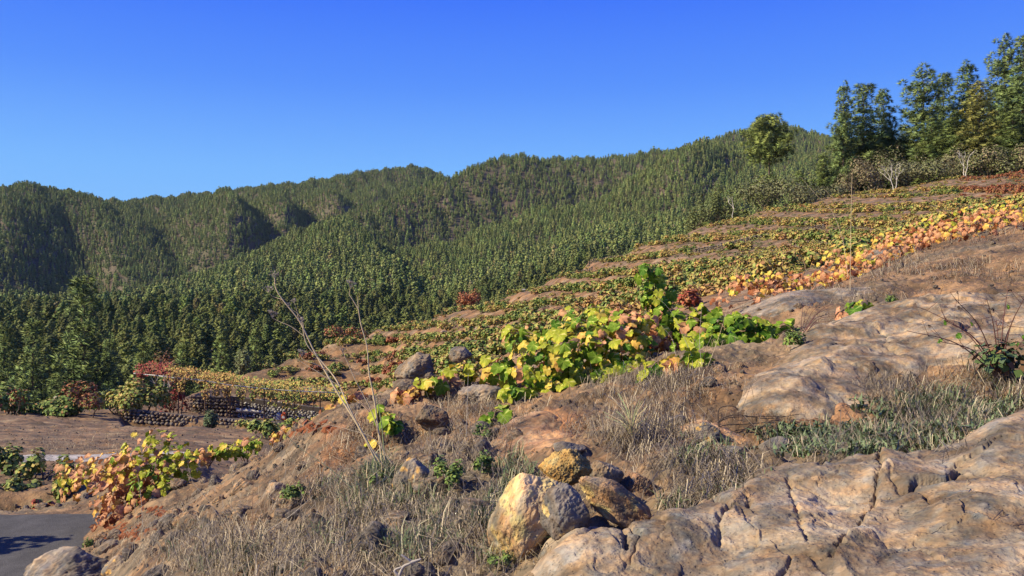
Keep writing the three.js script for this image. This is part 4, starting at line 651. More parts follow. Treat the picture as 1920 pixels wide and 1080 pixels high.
[['grey-green rounded shrub below the lone pine', 1475, 320, 385, 110, 118, [['sage', 6], ['scrub', 2], ['olive', 1]]], ['smaller grey shrub right of the rounded one', 1530, 345, 380, 60, 120, [['scrub', 4], ['sage', 3]]], ['light brown dry bush at the foot of the pines', 1602, 300, 355, 70, 122, [['dryshrub', 5], ['scrub', 3]]], ['yellowish bush right of the dry bush', 1655, 268, 345, 66, 124, [['scrub', 4], ['olive', 4], ['dryshrub', 2]]], ['wide sage bush under the open layered pine', 1745, 290, 345, 110, 121, [['sage', 4], ['scrub', 4], ['olive', 2]]], ['brown bush near the white forked stump', 1790, 268, 335, 90, 123, [['dryshrub', 3], ['scrub', 4], ['olive', 2]]], ['dark bush right of the white forked stump', 1850, 278, 330, 80, 119, [['sage', 4], ['olive', 3], ['scrub', 2]]], ['dry bush at the right edge under the pines', 1905, 272, 322, 80, 117, [['scrub', 4], ['dryshrub', 3], ['olive', 1]]], ['small olive bush left of the grey-green shrub', 1420, 335, 385, 60, 122, [['olive', 4], ['sage', 3]]], ['low sage bush between dry bush and wide bush', 1700, 305, 350, 60, 120, [['sage', 4], ['scrub', 3]]],
  ['bright yellow-green young tree at the wood edge', 1365, 340, 400, 50, 130, [['broom', 4], ['lime', 2], ['olive', 3]]], ['yellow-green young tree left of the bare trunk', 1335, 352, 410, 44, 128, [['broom', 4], ['olive', 3]]], ['green young tree at the end of the wood edge', 1300, 365, 420, 44, 126, [['olive', 5], ['broom', 3]]]]
  .forEach(([l, px, a, b, w, d, mix], i) => shrub('shrub', l, 'shrub', px, a, b, w * 1.45, d, mix, { seed: i, group: ur, n: 2400, leaf: .24 }));
for (const [l, px, pt, d, s, n, dep, w] of [['white bare dead tree with branches at the top of the vineyard', 1676, 296, 112, 1, 2, 3, 1.6], ['white forked dead stump under the pines', 1811, 262, 114, 2, 2, 2, 1], ['thin bare trunk at the vineyard edge', 1374, 345, 122, 3, 1, 2, .4], ['grey gnarled stump below the rounded shrub', 1432, 358, 118, 4, 2, 2, .8]]) {
  const p = seat(px, d, -.1), h = (540 - pt) / F * d - p.y, g = grp('dead_tree', p, l, 'dead tree', 'bare trees at the vineyard top'); mesh('trunk', twigs(s + 60, h, w, n, dep, .07, 1.05), s === 4 ? barkMat : deadWood, g);
}
// left: hedge, small trees, shrubs round the pergola
[['green and orange hedge shrub at the left edge', 25, 735, 785, 80, 43, [['green', 4], ['lime', 3], ['rustred', 1], ['dark', 2]]], ['green hedge vine left of the orange tree', 90, 755, 785, 90, 44, [['green', 3], ['lime', 3], ['amber', 1], ['dark', 2]]], ['yellow-green hedge behind the orange tree', 215, 725, 770, 90, 46.5, [['lime', 4], ['yellow', 3], ['green', 2], ['amber', 1]]], ['yellow-green hedge left of the pergola posts', 270, 722, 765, 80, 48, [['lime', 4], ['yellow', 3], ['green', 2], ['amber', 1]]], ['green hedge shrub in front of the pale boulder', 130, 752, 785, 60, 43.5, [['green', 4], ['dark', 3], ['amber', 1]]]]
  .forEach(([l, px, a, b, w, d, mix], i) => shrub('hedge_shrub', l, 'hedge', px, a - 8, b, w * 1.35, d, mix, { seed: 20 + i, group: 'hedge shrubs at the left', n: 1500, leaf: .17 }));
shrub('autumn_tree', 'small orange autumn tree with a thin trunk in the hedge', 'tree', 168, 718, 788, 90, 43, [['rustred', 4], ['green', 2], ['amber', 2], ['brown', 2]], { seed: 31, n: 1100, leaf: .13, trunk: .5, stem: 1 });
shrub('autumn_tree', 'sparse small tree with thin trunk at the left edge', 'tree', 27, 740, 800, 60, 41, [['rustred', 2], ['green', 3], ['brown', 2]], { seed: 32, n: 300, leaf: .13, trunk: .6, stem: 1 });
shrub('autumn_tree', 'brownish red leafless-looking tree behind the pergola', 'tree', 312, 652, 745, 70, 58, [['brown', 5], ['rustred', 3]], { seed: 33, n: 800, leaf: .13, trunk: .8, stem: 3, wood: greyBark });
shrub('red_bush', 'crimson leaved bush under the left end of the pergola', 'bush', 322, 722, 772, 60, 51.5, [['crimson', 5], ['red', 3], ['brown', 2]], { seed: 34, n: 500, leaf: .15 });
shrub('rosemary_bush', 'dark green feathery bush in front of the stone terrace wall', 'bush', 386, 772, 808, 46, 43.2, [['rosemary', 6], ['sage', 1]], { seed: 35, n: 1300, leaf: .12 });
shrub('broom_bush', 'pale green feathery broom bush above the pergola', 'bush', 452, 650, 705, 46, 66, [['broom', 5], ['sage', 3]], { seed: 36, n: 900, leaf: .16 });
shrub('red_vine_bush', 'rust red vine bush at the outer edge of a terrace', 'bush', 893, 546, 570, 74, 84, [['rustred', 6], ['amber', 2], ['red', 1]], { seed: 37, n: 1100, leaf: .16 });
shrub('red_vine_bush', 'reddish brown vine bush at the terrace edge behind the stalks', 'bush', 648, 612, 645, 80, 72, [['rustred', 4], ['green', 2], ['amber', 2], ['brown', 2]], { seed: 38, n: 1100, leaf: .16 });
shrub('dark_bush', 'small dark bush on the edge of a lower terrace', 'bush', 831, 582, 594, 18, 79, [['brown', 3], ['dark', 3]], { seed: 39, n: 300, leaf: .15 });
shrub('red_vine_bush', 'small bright red vine behind the central vine', 'bush', 1298, 546, 556, 70, 26, [['red', 4], ['rustred', 4], ['amber', 1]], { seed: 40, n: 700, leaf: .12 });
[['leafy green vine on the far bank of the road at the left edge', 20, 860, 925, 70, 15], ['green vine with yellow leaves on the road bank', 75, 870, 935, 90, 14.5], ['pale green vine hanging down the road bank', 125, 890, 965, 60, 13], ['low green vine above the dark hollow', 30, 905, 940, 80, 13.5], ['reddish weeds at the foot of the road bank', 85, 940, 975, 50, 12]]
  .forEach(([l, px, a, b, w, d], i) => shrub('bank_vine', l, 'vine', px, a, b, w, d, i === 4 ? [['green', 2], ['red', 2], ['amber', 1]] : [['green', 5], ['lime', 4], ['yellow', 2], ['dark', 2]], { seed: 50 + i, n: 420, leaf: .085, group: 'vines on the road bank', stem: 3 }));
for (const [x, z, s] of [[-8.6, -8.9, 1], [-9.5, -8.2, 2], [-8.4, -7.2, 3]]) { const g = grp('roadside_bush', V(x, ROAD_Y - .05, z), ['leafy roadside bush left of the view beside the road', 'second roadside bush left of the view nearer the viewpoint', 'farthest roadside bush left of the view'][s - 1], 'bush', 'bushes beside the road out of view'); mesh('foliage', bushGeo(80 + s, 700, .7, 1.9, .6, .14, [['green', 3], ['lime', 3]]), leafMat, g).userData.kind = 'stuff'; mesh('stem', twigs(90 + s, 1.5, .7, 4, 2), barkMat, g); }

// ---------------------------------------------------------------- pergola, walls, things under it
const steel = std([.16, .095, .065], { roughness: .7, metalness: .3 }), pipe = std([.36, .36, .37], { roughness: .45, metalness: .2 });
{
  const base = seat(430, 50), P = (px, py, d) => at(px, py, d).sub(base), g = grp('pergola', base, 'iron post pergola with pale pipe rails carrying golden vines', 'pergola');
  const posts = [[292, 705, 49], [334, 709, 48], [384, 713, 50], [431, 722, 49], [495, 729, 48], [536, 731, 50.5], [552, 733, 48], [251, 700, 51], [268, 703, 53], [600, 735, 50], [639, 736, 48.5]];
  for (const [px, py, d] of posts) { const t = P(px, py, d), f = seat(px, d).sub(base); mesh('post', tube([f.clone().add(V(0, -.2, 0)), f.clone().lerp(t, .5).add(V(.02, 0, 0)), t], .04, .035, 6), steel, g); }
  for (const r of [[[251, 700, 50], [292, 704, 49], [320, 708, 48.6], [384, 714, 48.3], [431, 722, 48.2], [495, 729, 48], [552, 733, 48], [645, 737, 48]], [[268, 702, 53], [384, 712, 53], [500, 724, 53], [645, 733, 53]], [[251, 700, 51], [268, 702, 53]], [[384, 714, 48.3], [384, 712, 53]], [[495, 729, 48], [500, 724, 53]]]) mesh('rail', tube(r.map(q => P(...q)), .03, .03, 6), pipe, g);
}
function canopy(label, pts, n, hangs, mix, seed) {                     // leaves trained along the rails
  const R = rng(seed), base = seat(pts[0][0], 50), g = grp('pergola_vine', base, label, 'grapevine', 'vines on the pergola'), s = soup(), wood = [], tot = mix.reduce((a, m) => a + m[1], 0);
  const put = p => { let q = R() * tot, c = mix[0][0]; for (const m of mix) if ((q -= m[1]) <= 0) { c = m[0]; break; } const t = TINTS[c], v = .75 + .5 * R(), col = [t[0] * v, t[1] * v, t[2] * v], nn = V(R() - .5 + SUN.x * .4, R() * .9, R() - .2).normalize(), a = V().crossVectors(nn, V(R() - .5, R() - .5, R() - .5)).normalize(), b = V().crossVectors(nn, a), k = .13 * (.6 + .7 * R()); p = p.clone().sub(base); const A = p.clone().addScaledVector(a, k * .5), B = p.clone().addScaledVector(b, k * .5), Cc = p.clone().addScaledVector(a, -k * .5), D = p.clone().addScaledVector(b, -k * .5); tri(s, A, B, Cc, nn, nn, nn, col); tri(s, A, Cc, D, nn, nn, nn, col); };
  for (let i = 0; i < n; i++) { const u = R() * (pts.length - 1), k = Math.floor(u), f = u - k, a = pts[k], b = pts[k + 1], px = lerp(a[0], b[0], f), py = lerp(a[1], b[1], f), d = 47.6 + R() * 5.6, c = at(px, py, d), lump = .25 + .3 * n2(px / 16, d / 1.5); put(c.add(V((R() - .5) * .3, (R() - .55) * .75 + lump * .55, 0))); }
  for (const [px, top, bot, w] of hangs) for (let i = 0; i < 150; i++) { const f = R(), py = lerp(top, bot, f), d = 47.6 + R() * .5; put(at(px + (R() - .5) * w * (1 - .5 * f) * 1.4, py, d)); }
  for (const [px, top] of hangs.filter((h, i) => i % 3 === 0)) { const f = seat(px, 48.3); wood.push(tube([f.clone().sub(base), at(px + 3, (top + 760) / 2, 48.2).sub(base), at(px, top, 48).sub(base)], .03, .015, 5)); }
  mesh('foliage', soupGeo(s), leafMat, g).userData.kind = 'stuff'; mesh('stem', mergeGeometries(wood), caneMat, g);
}
canopy('crimson vine over the left corner of the pergola', [[255, 697], [290, 693], [318, 697]], 700, [[262, 700, 716, 10]], [['crimson', 5], ['red', 3], ['brown', 2]], 1);
canopy('golden vine covering the middle of the pergola', [[310, 702], [350, 704], [400, 712], [440, 716]], 1900, [[340, 712, 735, 14], [385, 718, 748, 16], [405, 722, 742, 16], [425, 724, 744, 16]], [['gold', 5], ['amber', 4], ['yellow', 3], ['lime', 1], ['brown', 1]], 2);
canopy('yellow and green vine on the right half of the pergola', [[430, 716], [480, 724], [520, 727], [560, 730], [650, 735]], 2400, [[452, 728, 750, 18], [475, 730, 752, 14], [510, 732, 762, 20], [535, 734, 765, 22], [555, 735, 768, 26], [625, 740, 760, 12], [585, 738, 752, 22]], [['gold', 3], ['lime', 4], ['yellow', 4], ['green', 2], ['amber', 2]], 3);
function wall(label, px0, px1, topPy, botPy, d, size, pals, seed, cap = 300, lean = .25) {   // dry stone wall, stone by stone
  const R = rng(seed), base = seat((px0 + px1) / 2, d), g = grp('dry_stone_wall', base, label, 'stone wall', 'dry stone walls round the pergola'), L = (px1 - px0) / F * d, geos = pals.map((p, i) => rockGeo(seed * 10 + i, 1, .72, .9, 2, p, { rough: .14, facets: 8 })), rows = Math.max(1, Math.round((botPy(0) - topPy(0)) / F * d / (size * .78))); let n = 0;
  for (let r = 0; r < rows; r++) for (let x = 0; x < L && n < cap; x += size * (.8 + .45 * R())) {
    const u = x / L, px = lerp(px0, px1, u), t = (r + .5 + .3 * (R() - .5)) / rows, py = lerp(botPy(u), topPy(u), t), p = at(px, py, d + t * lean + .06 * R()), m = mesh('stone', geos[Math.floor(R() * geos.length)], rockMat, g), k = size * .52 * (.75 + .55 * R()); m.position.copy(p).sub(base); m.scale.set(k * 1.12, k, k); m.rotation.set(R() * .6, R() * 6, (R() - .5) * .7); n++;
  }
  const core = new THREE.BoxGeometry(L * .98, (botPy(.5) - topPy(.5)) / F * d * .86, .3); core.translate(0, 0, -.32); const c = mesh('core', core, std([.1, .08, .065]), g); c.position.copy(at((px0 + px1) / 2, (topPy(.5) + botPy(.5)) / 2, d + lean * .5)).sub(base); c.rotation.z = -Math.atan2((topPy(1) - topPy(0)), px1 - px0);
}
const BR = [[C.tan, C.grey, C.tan], [C.grey, C.tan, C.ochre], [C.tan, C.rust, C.grey], [C.grey, C.violet, C.grey]], WH = [[C.white, C.white, C.pale], [C.violet, C.grey, C.dark], [C.white, C.pale, C.white], [C.white, C.pale, C.grey], [C.pale, C.white, C.tan]];
wall('low brown dry stone wall of rounded stones left of the dark green bush', 236, 368, u => lerp(766, 781, u), u => lerp(792, 800, u), 45.5, .23, BR, 3, 220);
wall('low dry stone wall right of the dark green bush', 408, 526, u => lerp(784, 792, u), u => lerp(803, 812, u), 45.5, .22, BR, 4, 160);
wall('rough wall of white and black stones under the pergola', 440, 606, u => lerp(742, 764, u), u => lerp(784, 800, u), 53.5, .22, WH, 5, 300, .9);
wall('brown stone bank behind the golden vine', 358, 446, u => lerp(742, 742, u), u => lerp(776, 782, u), 53, .24, BR, 6, 160, .6);
for (const [l, a, b, t0, t1, h, d, s] of [['long grey retaining wall above a bare red terrace', 1305, 1545, 466, 474, 8, 68, 7], ['short grey retaining wall at the far vineyard edge', 1105, 1185, 492, 486, 8, 92, 8], ['grey retaining wall further down the vineyard edge', 1045, 1112, 514, 506, 7, 84, 9]]) {
  const R = rng(s), base = seat((a + b) / 2, d), g = grp('retaining_wall', base, l, 'stone wall', 'retaining walls in the vineyard'), L = (b - a) / F * d, parts = [];
  for (let x = 0; x < L; x += .24) for (let r = 0; r < 3; r++) { const u = x / L, px = lerp(a, b, u), p = V((px - 960) / F * d, 0, -d + r * -.05); p.y = ground(p.x, p.z) + .04 + r * .15; const q = rockGeo(s * 100 + (parts.length % 11), .15 + .03 * R(), .09, .12, 1, [C.grey, C.violet, C.tan], { rough: .15 }); q.rotateY(R() * 6); q.translate(p.x - base.x, p.y - base.y, p.z - base.z); parts.push(q); }
  mesh('stones', mergeGeometries(parts), rockMat, g).userData.kind = 'stuff';
}
{ // containers and log
  const can = (name, label, px, py, d, body, capC, lab) => { const p = at(px, py, d), g = grp(name, p, label, 'container', 'containers under the pergola'), sh = new THREE.Shape(); sh.moveTo(-.12, 0); sh.lineTo(.12, 0); sh.lineTo(.12, .3); sh.lineTo(.05, .38); sh.lineTo(-.06, .38); sh.lineTo(-.12, .32); const e = new THREE.ExtrudeGeometry(sh, { depth: .18, bevelEnabled: true, bevelSize: .02, bevelThickness: .02, bevelSegments: 2 }); mesh('body', e, std(body, { roughness: .5 }), g); const c = new THREE.CylinderGeometry(.035, .035, .05, 12); c.translate(.085, .39, .09); mesh('cap', c, std(capC, { roughness: .5 }), g); mesh('handle', tube(curve([V(-.06, .38, .09), V(-.04, .45, .09), V(.03, .45, .09), V(.04, .38, .09)], 10), .014, .014, 6), std(body, { roughness: .5 }), g); if (lab) { const b = new THREE.BoxGeometry(.17, .15, .006); b.translate(0, .16, .204); mesh('paper_label', b, std(lab), g); } };
  can('jerrycan', 'orange plastic jerrycan with white label under the pergola', 533, 786, 50.5, [.75, .16, .03], [.6, .1, .02], [.75, .72, .68]);
  can('jerrycan', 'pale blue-white plastic can beside the orange one', 523, 786, 50.8, [.42, .48, .55], [.2, .3, .5]);
  const a = at(444, 769, 50.5), b = at(490, 773, 50.5); tag(mesh('log', tube([a.clone().sub(a), b.clone().sub(a).multiplyScalar(.5).add(V(0, .02, 0)), b.clone().sub(a)], .13, .1, 9, t => 1 + .1 * Math.sin(t * 11)), std([.6, .55, .47])).translateX(a.x).translateY(a.y).translateZ(a.z), 'pale weathered log lying in front of the white stones', 'log');
}

// ---------------------------------------------------------------- dry stalks, brambles, twigs
const straw = std([.58, .45, .27], { roughness: .8 }), greyStraw = std([.50, .44, .36], { roughness: .85 }), greenStem = std([.28, .33, .16], { roughness: .7 }), bramble = std([.13, .055, .045], { roughness: .75 }), umbelMat = std([.4, .34, .27]);
function umbel(p, r, seed) { const R = rng(seed), o = []; for (let i = 0; i < 11; i++) { const d = dirOf(R, 1).add(V(0, .6, 0)).normalize(), e = p.clone().addScaledVector(d, r * (.7 + .5 * R())); o.push(tube([p, e], .0012, .0008, 3)); for (let k = 0; k < 4; k++) o.push(tube([e, e.clone().addScaledVector(dirOf(R, .9), r * .28)], .0014, .0016, 3)); } return mergeGeometries(o); }
function stalk(name, label, cat, rootPx, stems, mat, group) {           // stems: [[col,row,depth] ...], base radius m
  const b0 = stems[0].p[0], base = at(b0[0], b0[1], b0[2]); const g = grp(name, base, label, cat, group);
  stems.forEach((s, i) => { const pts = s.p.map(q => at(...q).sub(base)); const limb = mesh(i ? 'branch' : 'stem', tube(curve(pts, Math.max(8, pts.length * 5)), s.r * .6, s.r * .25, 6, t => 1 + .12 * Math.sin(t * 40)), s.m ?? mat, g); if (s.u) mesh('umbel', umbel(pts[pts.length - 1], s.u, i + rootPx), umbelMat, limb); });
  return g;
}
const fg = 'dry fennel stalks left of centre';
stalk('dry_fennel_stalk', 'tall dry fennel stalk leaning far to the left', 'dry plant', 1, [{ p: [[716, 886, 4.3], [672, 800, 4.3], [632, 735, 4.35], [590, 660, 4.4], [560, 600, 4.4], [530, 562, 4.4], [517, 540, 4.4], [515, 521, 4.4]], r: .009, u: .03 }, { p: [[560, 600, 4.4], [556, 580, 4.4], [552, 568, 4.4]], r: .003, u: .025 }, { p: [[530, 562, 4.4], [512, 556, 4.4], [503, 548, 4.35]], r: .003, u: .03 }, { p: [[570, 630, 4.4], [545, 612, 4.4], [524, 603, 4.4], [510, 596, 4.4]], r: .0035, u: .035 }, { p: [[570, 630, 4.4], [568, 605, 4.4], [560, 590, 4.4], [540, 575, 4.4]], r: .0035, u: .02 }], straw, fg);
stalk('dry_fennel_stalk', 'second dry fennel stalk leaning left with side branches', 'dry plant', 2, [{ p: [[722, 880, 4.2], [690, 830, 4.2], [655, 765, 4.2], [632, 715, 4.25], [605, 680, 4.3], [575, 645, 4.3], [566, 605, 4.3]], r: .008, u: .03 }, { p: [[638, 725, 4.2], [600, 700, 4.2], [575, 685, 4.2], [556, 672, 4.2]], r: .004 }, { p: [[620, 700, 4.25], [590, 682, 4.2], [570, 676, 4.2], [565, 668, 4.2]], r: .003, u: .03 }, { p: [[735, 870, 4.1], [700, 822, 4.1], [655, 806, 4.1], [604, 794, 4.1]], r: .004 }], straw, fg);
stalk('dry_fennel_stalk', 'upright fennel stalk with greenish lower stem', 'dry plant', 3, [{ p: [[718, 890, 4.4], [712, 830, 4.4], [702, 750, 4.4], [692, 700, 4.4], [688, 650, 4.4], [676, 605, 4.4], [672, 580, 4.4]], r: .009 }, { p: [[672, 580, 4.4], [660, 560, 4.4], [655, 552, 4.4], [657, 540, 4.4]], r: .004, u: .035 }, { p: [[672, 580, 4.4], [671, 562, 4.4], [671, 555, 4.4]], r: .003 }, { p: [[722, 880, 4.4], [716, 800, 4.4], [705, 740, 4.4]], r: .006, m: greenStem }, { p: [[728, 885, 4.35], [700, 780, 4.35], [665, 710, 4.35], [648, 672, 4.35], [642, 660, 4.35]], r: .005, u: .02 }], straw, fg);
const thin = (l, pts, r = .003, m = greyStraw) => stalk('dry_grass_plant', l, 'dry plant', 9, [{ p: pts, r }], m, 'thin dry stems');
thin('thin upright dry stem left of the central vine', [[874, 830, 4.6], [876, 760, 4.6], [878, 700, 4.6]]);
thin('tall thin pale stem in front of the upper vineyard', [[1594, 545, 5.5], [1595, 450, 5.5], [1597, 350, 5.5], [1598, 322, 5.5]], .0035, straw);
thin('pale stem crossing the vineyard to the upper left', [[1590, 520, 5.4], [1580, 450, 5.4], [1556, 390, 5.4], [1530, 365, 5.4], [1502, 332, 5.4]], .003, straw);
thin('short pale stem above the vineyard middle', [[1570, 378, 6], [1556, 366, 6], [1546, 355, 6]], .003, straw);
thin('bent dry stem over the right bank vines', [[1760, 555, 8], [1735, 530, 8], [1710, 490, 8], [1690, 465, 8]], .005, greyStraw);
thin('thin grey stem rising through the central vine', [[1305, 690, 5.4], [1290, 650, 5.4], [1255, 580, 5.4], [1230, 555, 5.4]], .0025);
thin('straight pale stem before the green vine end', [[1322, 715, 5.2], [1312, 650, 5.2], [1316, 570, 5.2]], .0025);
thin('slanting pale stem before the green vine end', [[1318, 710, 5.2], [1345, 640, 5.2], [1365, 575, 5.2]], .0025, straw);
thin('dry stem left of the slanting one', [[1268, 720, 5.3], [1262, 640, 5.3], [1240, 610, 5.3]], .0025);
thin('bent grass stalk on the slope beside the road vine', [[430, 1000, 4.6], [384, 930, 4.6], [362, 905, 4.6], [352, 870, 4.6]], .003, straw);
thin('pale bent straw in the dry grass, left one', [[470, 1025, 3.9], [455, 975, 3.9], [432, 950, 3.9]], .004, straw);
thin('pale straw leaning right over the dry grass', [[375, 1075, 3.8], [460, 1020, 3.8], [540, 970, 3.8], [585, 932, 3.8]], .003, greyStraw);
thin('brown upright stem in the dry grass', [[478, 1060, 3.8], [474, 990, 3.8], [476, 900, 3.8], [484, 870, 3.8]], .003, std([.3, .18, .11]));
thin('thin green stem arching over the bank', [[660, 915, 3.9], [620, 880, 3.9], [560, 838, 3.9], [520, 800, 3.9]], .003, greenStem);
thin('long dark stem lying over the bank', [[660, 960, 3.8], [645, 935, 3.8], [600, 912, 3.8], [560, 900, 3.8]], .003, std([.14, .11, .09]));
thin('forked pale twig in front of the roadside bush', [[268, 1000, 7.5], [265, 940, 7.5], [258, 890, 7.5]], .005, greyStraw);
{ // bramble and twiggy plants on the right
  const R = rng(61), root = [1874, 700, 4.2], base = at(...root), g = grp('bramble', base, 'dark red bramble shrub with few leaves at the right edge', 'bramble');
  const tips = [[1868, 600], [1850, 560], [1790, 560], [1800, 620], [1770, 600], [1920, 560], [1900, 600], [1760, 640], [1830, 640], [1700, 620], [1940, 640], [1890, 540], [1735, 580]];
  tips.forEach(([px, py], i) => { const d = 4.2 + (R() - .5) * .5, e = at(px, py, d).sub(base), m = at(lerp(1874, px, .45), lerp(700, py, .55), (d + 4.2) / 2).sub(base).add(V(0, .03, 0)); mesh('stem', tube(curve([V(0, -.03, 0), m, e], 12), .004, .0015, 5), bramble, g); for (let k = 0; k < 5; k++) { const f = .35 + .65 * R(), q = f < .5 ? m.clone().multiplyScalar(f * 2) : m.clone().lerp(e, f * 2 - 1), t = q.clone().add(V((R() - .5) * .16, (R() - .3) * .12, (R() - .5) * .1)); mesh('twig', tube([q, t], .0016, .001, 4), bramble, g); if (R() < .55) { const lf = mesh('leaf', LEAF[Math.floor(R() * 5)], R() < .3 ? LM.deep : std([.09, .06, .05]), g); lf.position.copy(t); lf.scale.setScalar(.022 + .02 * R()); lf.rotation.set(R() * 6, R() * 6, R() * 6); } } });
  const f = mesh('foliage', bushGeo(777, 420, .3, .3, .25, .04, [['dark', 4], ['rosemary', 3], ['brown', 2]]), leafMat, g); f.position.set(.16, -.12, 0); f.userData.kind = 'stuff';
  const b2 = hit(1352, 815), g2 = grp('twiggy_plant', b2, 'black wiry twigs sprawling over the sandy rock', 'dry plant'); for (const t of [[[1348, 790], [1375, 778], [1440, 785], [1500, 776]], [[1350, 800], [1400, 795], [1450, 792], [1520, 795]], [[1346, 780], [1350, 765], [1375, 762], [1385, 770]], [[1347, 795], [1360, 785], [1380, 782], [1480, 780]]]) mesh('twig', tube(curve([V(0, 0, 0), ...t.map(([a, b]) => at(a, b, -b2.z + .04 * R()).sub(b2))], 16), .0035, .0015, 5), std([.05, .035, .03]), g2);
  const b3 = hit(1500, 640), g3 = grp('twiggy_plant', b3, 'thin dark bare shrub behind the green vine end', 'dry plant'); for (let i = 0; i < 14; i++) { const e = at(1500 + (R() - .4) * 120, 560 + R() * 70, -b3.z + (R() - .5) * .4).sub(b3); mesh('twig', tube(curve([V(0, 0, 0), e.clone().multiplyScalar(.5).add(V(0, .06, 0)), e], 8), .003, .001, 4), bramble, g3); }
  const b4 = hit(1185, 820), g4 = grp('twiggy_plant', b4, 'pale yellowish twiggy herb below the central vine', 'dry plant'); for (let i = 0; i < 42; i++) { const e = at(1170 + (R() - .5) * 90, 735 + R() * 60, -b4.z + (R() - .5) * .3).sub(b4); mesh('twig', tube(curve([V(0, 0, 0), V(e.x * .3, e.y * .6, e.z * .4), e], 8), .0022, .001, 4), R() < .5 ? straw : greenStem, g4); }
  const b5 = hit(770, 1075), g5 = grp('dead_branch', b5, 'bleached forked dead branch at the bottom edge', 'branch'); for (const t of [[[748, 1080], [757, 1062], [770, 1055], [752, 1040]], [[748, 1080], [740, 1070], [757, 1062]], [[770, 1055], [790, 1048]]]) mesh('branch', tube(curve(t.map(([a, b]) => at(a, b, 2.6).sub(b5)), 12), .006, .003, 7), std([.36, .32, .28]), g5);
}
for (const [l, px, py, r, n, s] of [['bright green leafy weed right of the ochre and grey boulder', 848, 895, 34, 300, 1], ['small bright green tuft on the earth bank', 552, 930, 26, 260, 2], ['green weed at the base of the tall stalks', 705, 905, 18, 120, 3], ['green weed among stones above the cairn', 900, 880, 30, 160, 4], ['green weed beside the road edge', 172, 1022, 14, 90, 5], ['green herb on the crest beside the right hump', 1676, 566, 14, 90, 6], ['leafy green weed left of the rock hump', 1490, 640, 26, 200, 7], ['green sprig low on the red earth', 905, 815, 20, 90, 8], ['green weed at the bottom edge left of the cairn', 935, 1062, 22, 120, 9]]) {
  const p = hit(px, py + r * .6), d = -p.z, w = r / F * d, g = grp('weed', p, l, 'weed', 'green weeds'); mesh('foliage', bushGeo(900 + s, n * 2, w, w * 1.5, w, .011 + .0013 * d, [['green', 5], ['dark', 3], ['lime', 1]]), leafMat, g).userData.kind = 'stuff'; mesh('stem', twigs(950 + s, w * 1.3, w, 4, 1, .003), greenStem, g);
}

// ---------------------------------------------------------------- grass, straw, herbs, fallen leaves
function tuft(seed, n, h, w, cols, lean = .6, spread = .05) {
  const R = rng(seed), s = soup();
  for (let i = 0; i < n; i++) {
    const a = R() * 6.283, L = h * (.4 + .8 * R()), b = V((R() - .5) * spread * 2, -.01, (R() - .5) * spread * 2), k = lean * (.3 + R()), dir = V(Math.cos(a), 0, Math.sin(a)), side = V(-dir.z, 0, dir.x).multiplyScalar(w * (.6 + .6 * R())), m = b.clone().add(V(dir.x * L * .25 * k, L * .6, dir.z * L * .25 * k)), e = b.clone().add(V(dir.x * L * k, L * (1 - .35 * k * k), dir.z * L * k)), c = cols[Math.floor(R() * cols.length)], v = .8 + .4 * R(), col = [c[0] * v, c[1] * v, c[2] * v], nn = V(dir.x * -.3, .8, dir.z * -.3 + .3).normalize();
    tri(s, b.clone().sub(side), b.clone().add(side), m.clone().add(side.clone().multiplyScalar(.8)), nn, nn, nn, col); tri(s, b.clone().sub(side), m.clone().add(side.clone().multiplyScalar(.8)), m.clone().sub(side.clone().multiplyScalar(.8)), nn, nn, nn, col); tri(s, m.clone().sub(side.clone().multiplyScalar(.8)), m.clone().add(side.clone().multiplyScalar(.8)), e, nn, nn, nn, col);
  }
  return soupGeo(s);
}
const DRY = [[.40, .33, .23], [.29, .235, .165], [.48, .40, .27], [.2, .16, .115], [.33, .25, .16], [.13, .105, .08], [.3, .27, .22]], GRN = [[.10, .145, .06], [.14, .185, .08], [.075, .11, .05], [.3, .28, .18]], HERB = [[.13, .19, .085], [.17, .22, .11], [.09, .14, .06]];
const SOW = { dry: [1, 2, 3].map(i => tuft(i, 15, .062, .0014, DRY, 1.5, .06)), tall: [4, 5].map(i => tuft(i, 6, .16, .0013, [DRY[0], DRY[2], DRY[4]], .9, .05)), green: [6, 7].map(i => tuft(i, 18, .095, .002, GRN, .9, .05)), herb: [8, 9].map(i => tuft(i, 12, .05, .006, HERB, 1.2, .03)), straw: [10, 11, 12].map(i => tuft(i, 5, .11, .0014, DRY, 2.6, .07)) };
const sown = {}; const addSow = (kind, p, s, R) => { const v = Math.floor(R() * SOW[kind].length); (sown[kind + v] ??= { kind, g: SOW[kind][v], m: [] }).m.push(new THREE.Matrix4().compose(p, new THREE.Quaternion().setFromEuler(new THREE.Euler((R() - .5) * .4, R() * 6.28, (R() - .5) * .4)), V(s, s * (.8 + .5 * R()), s))); };
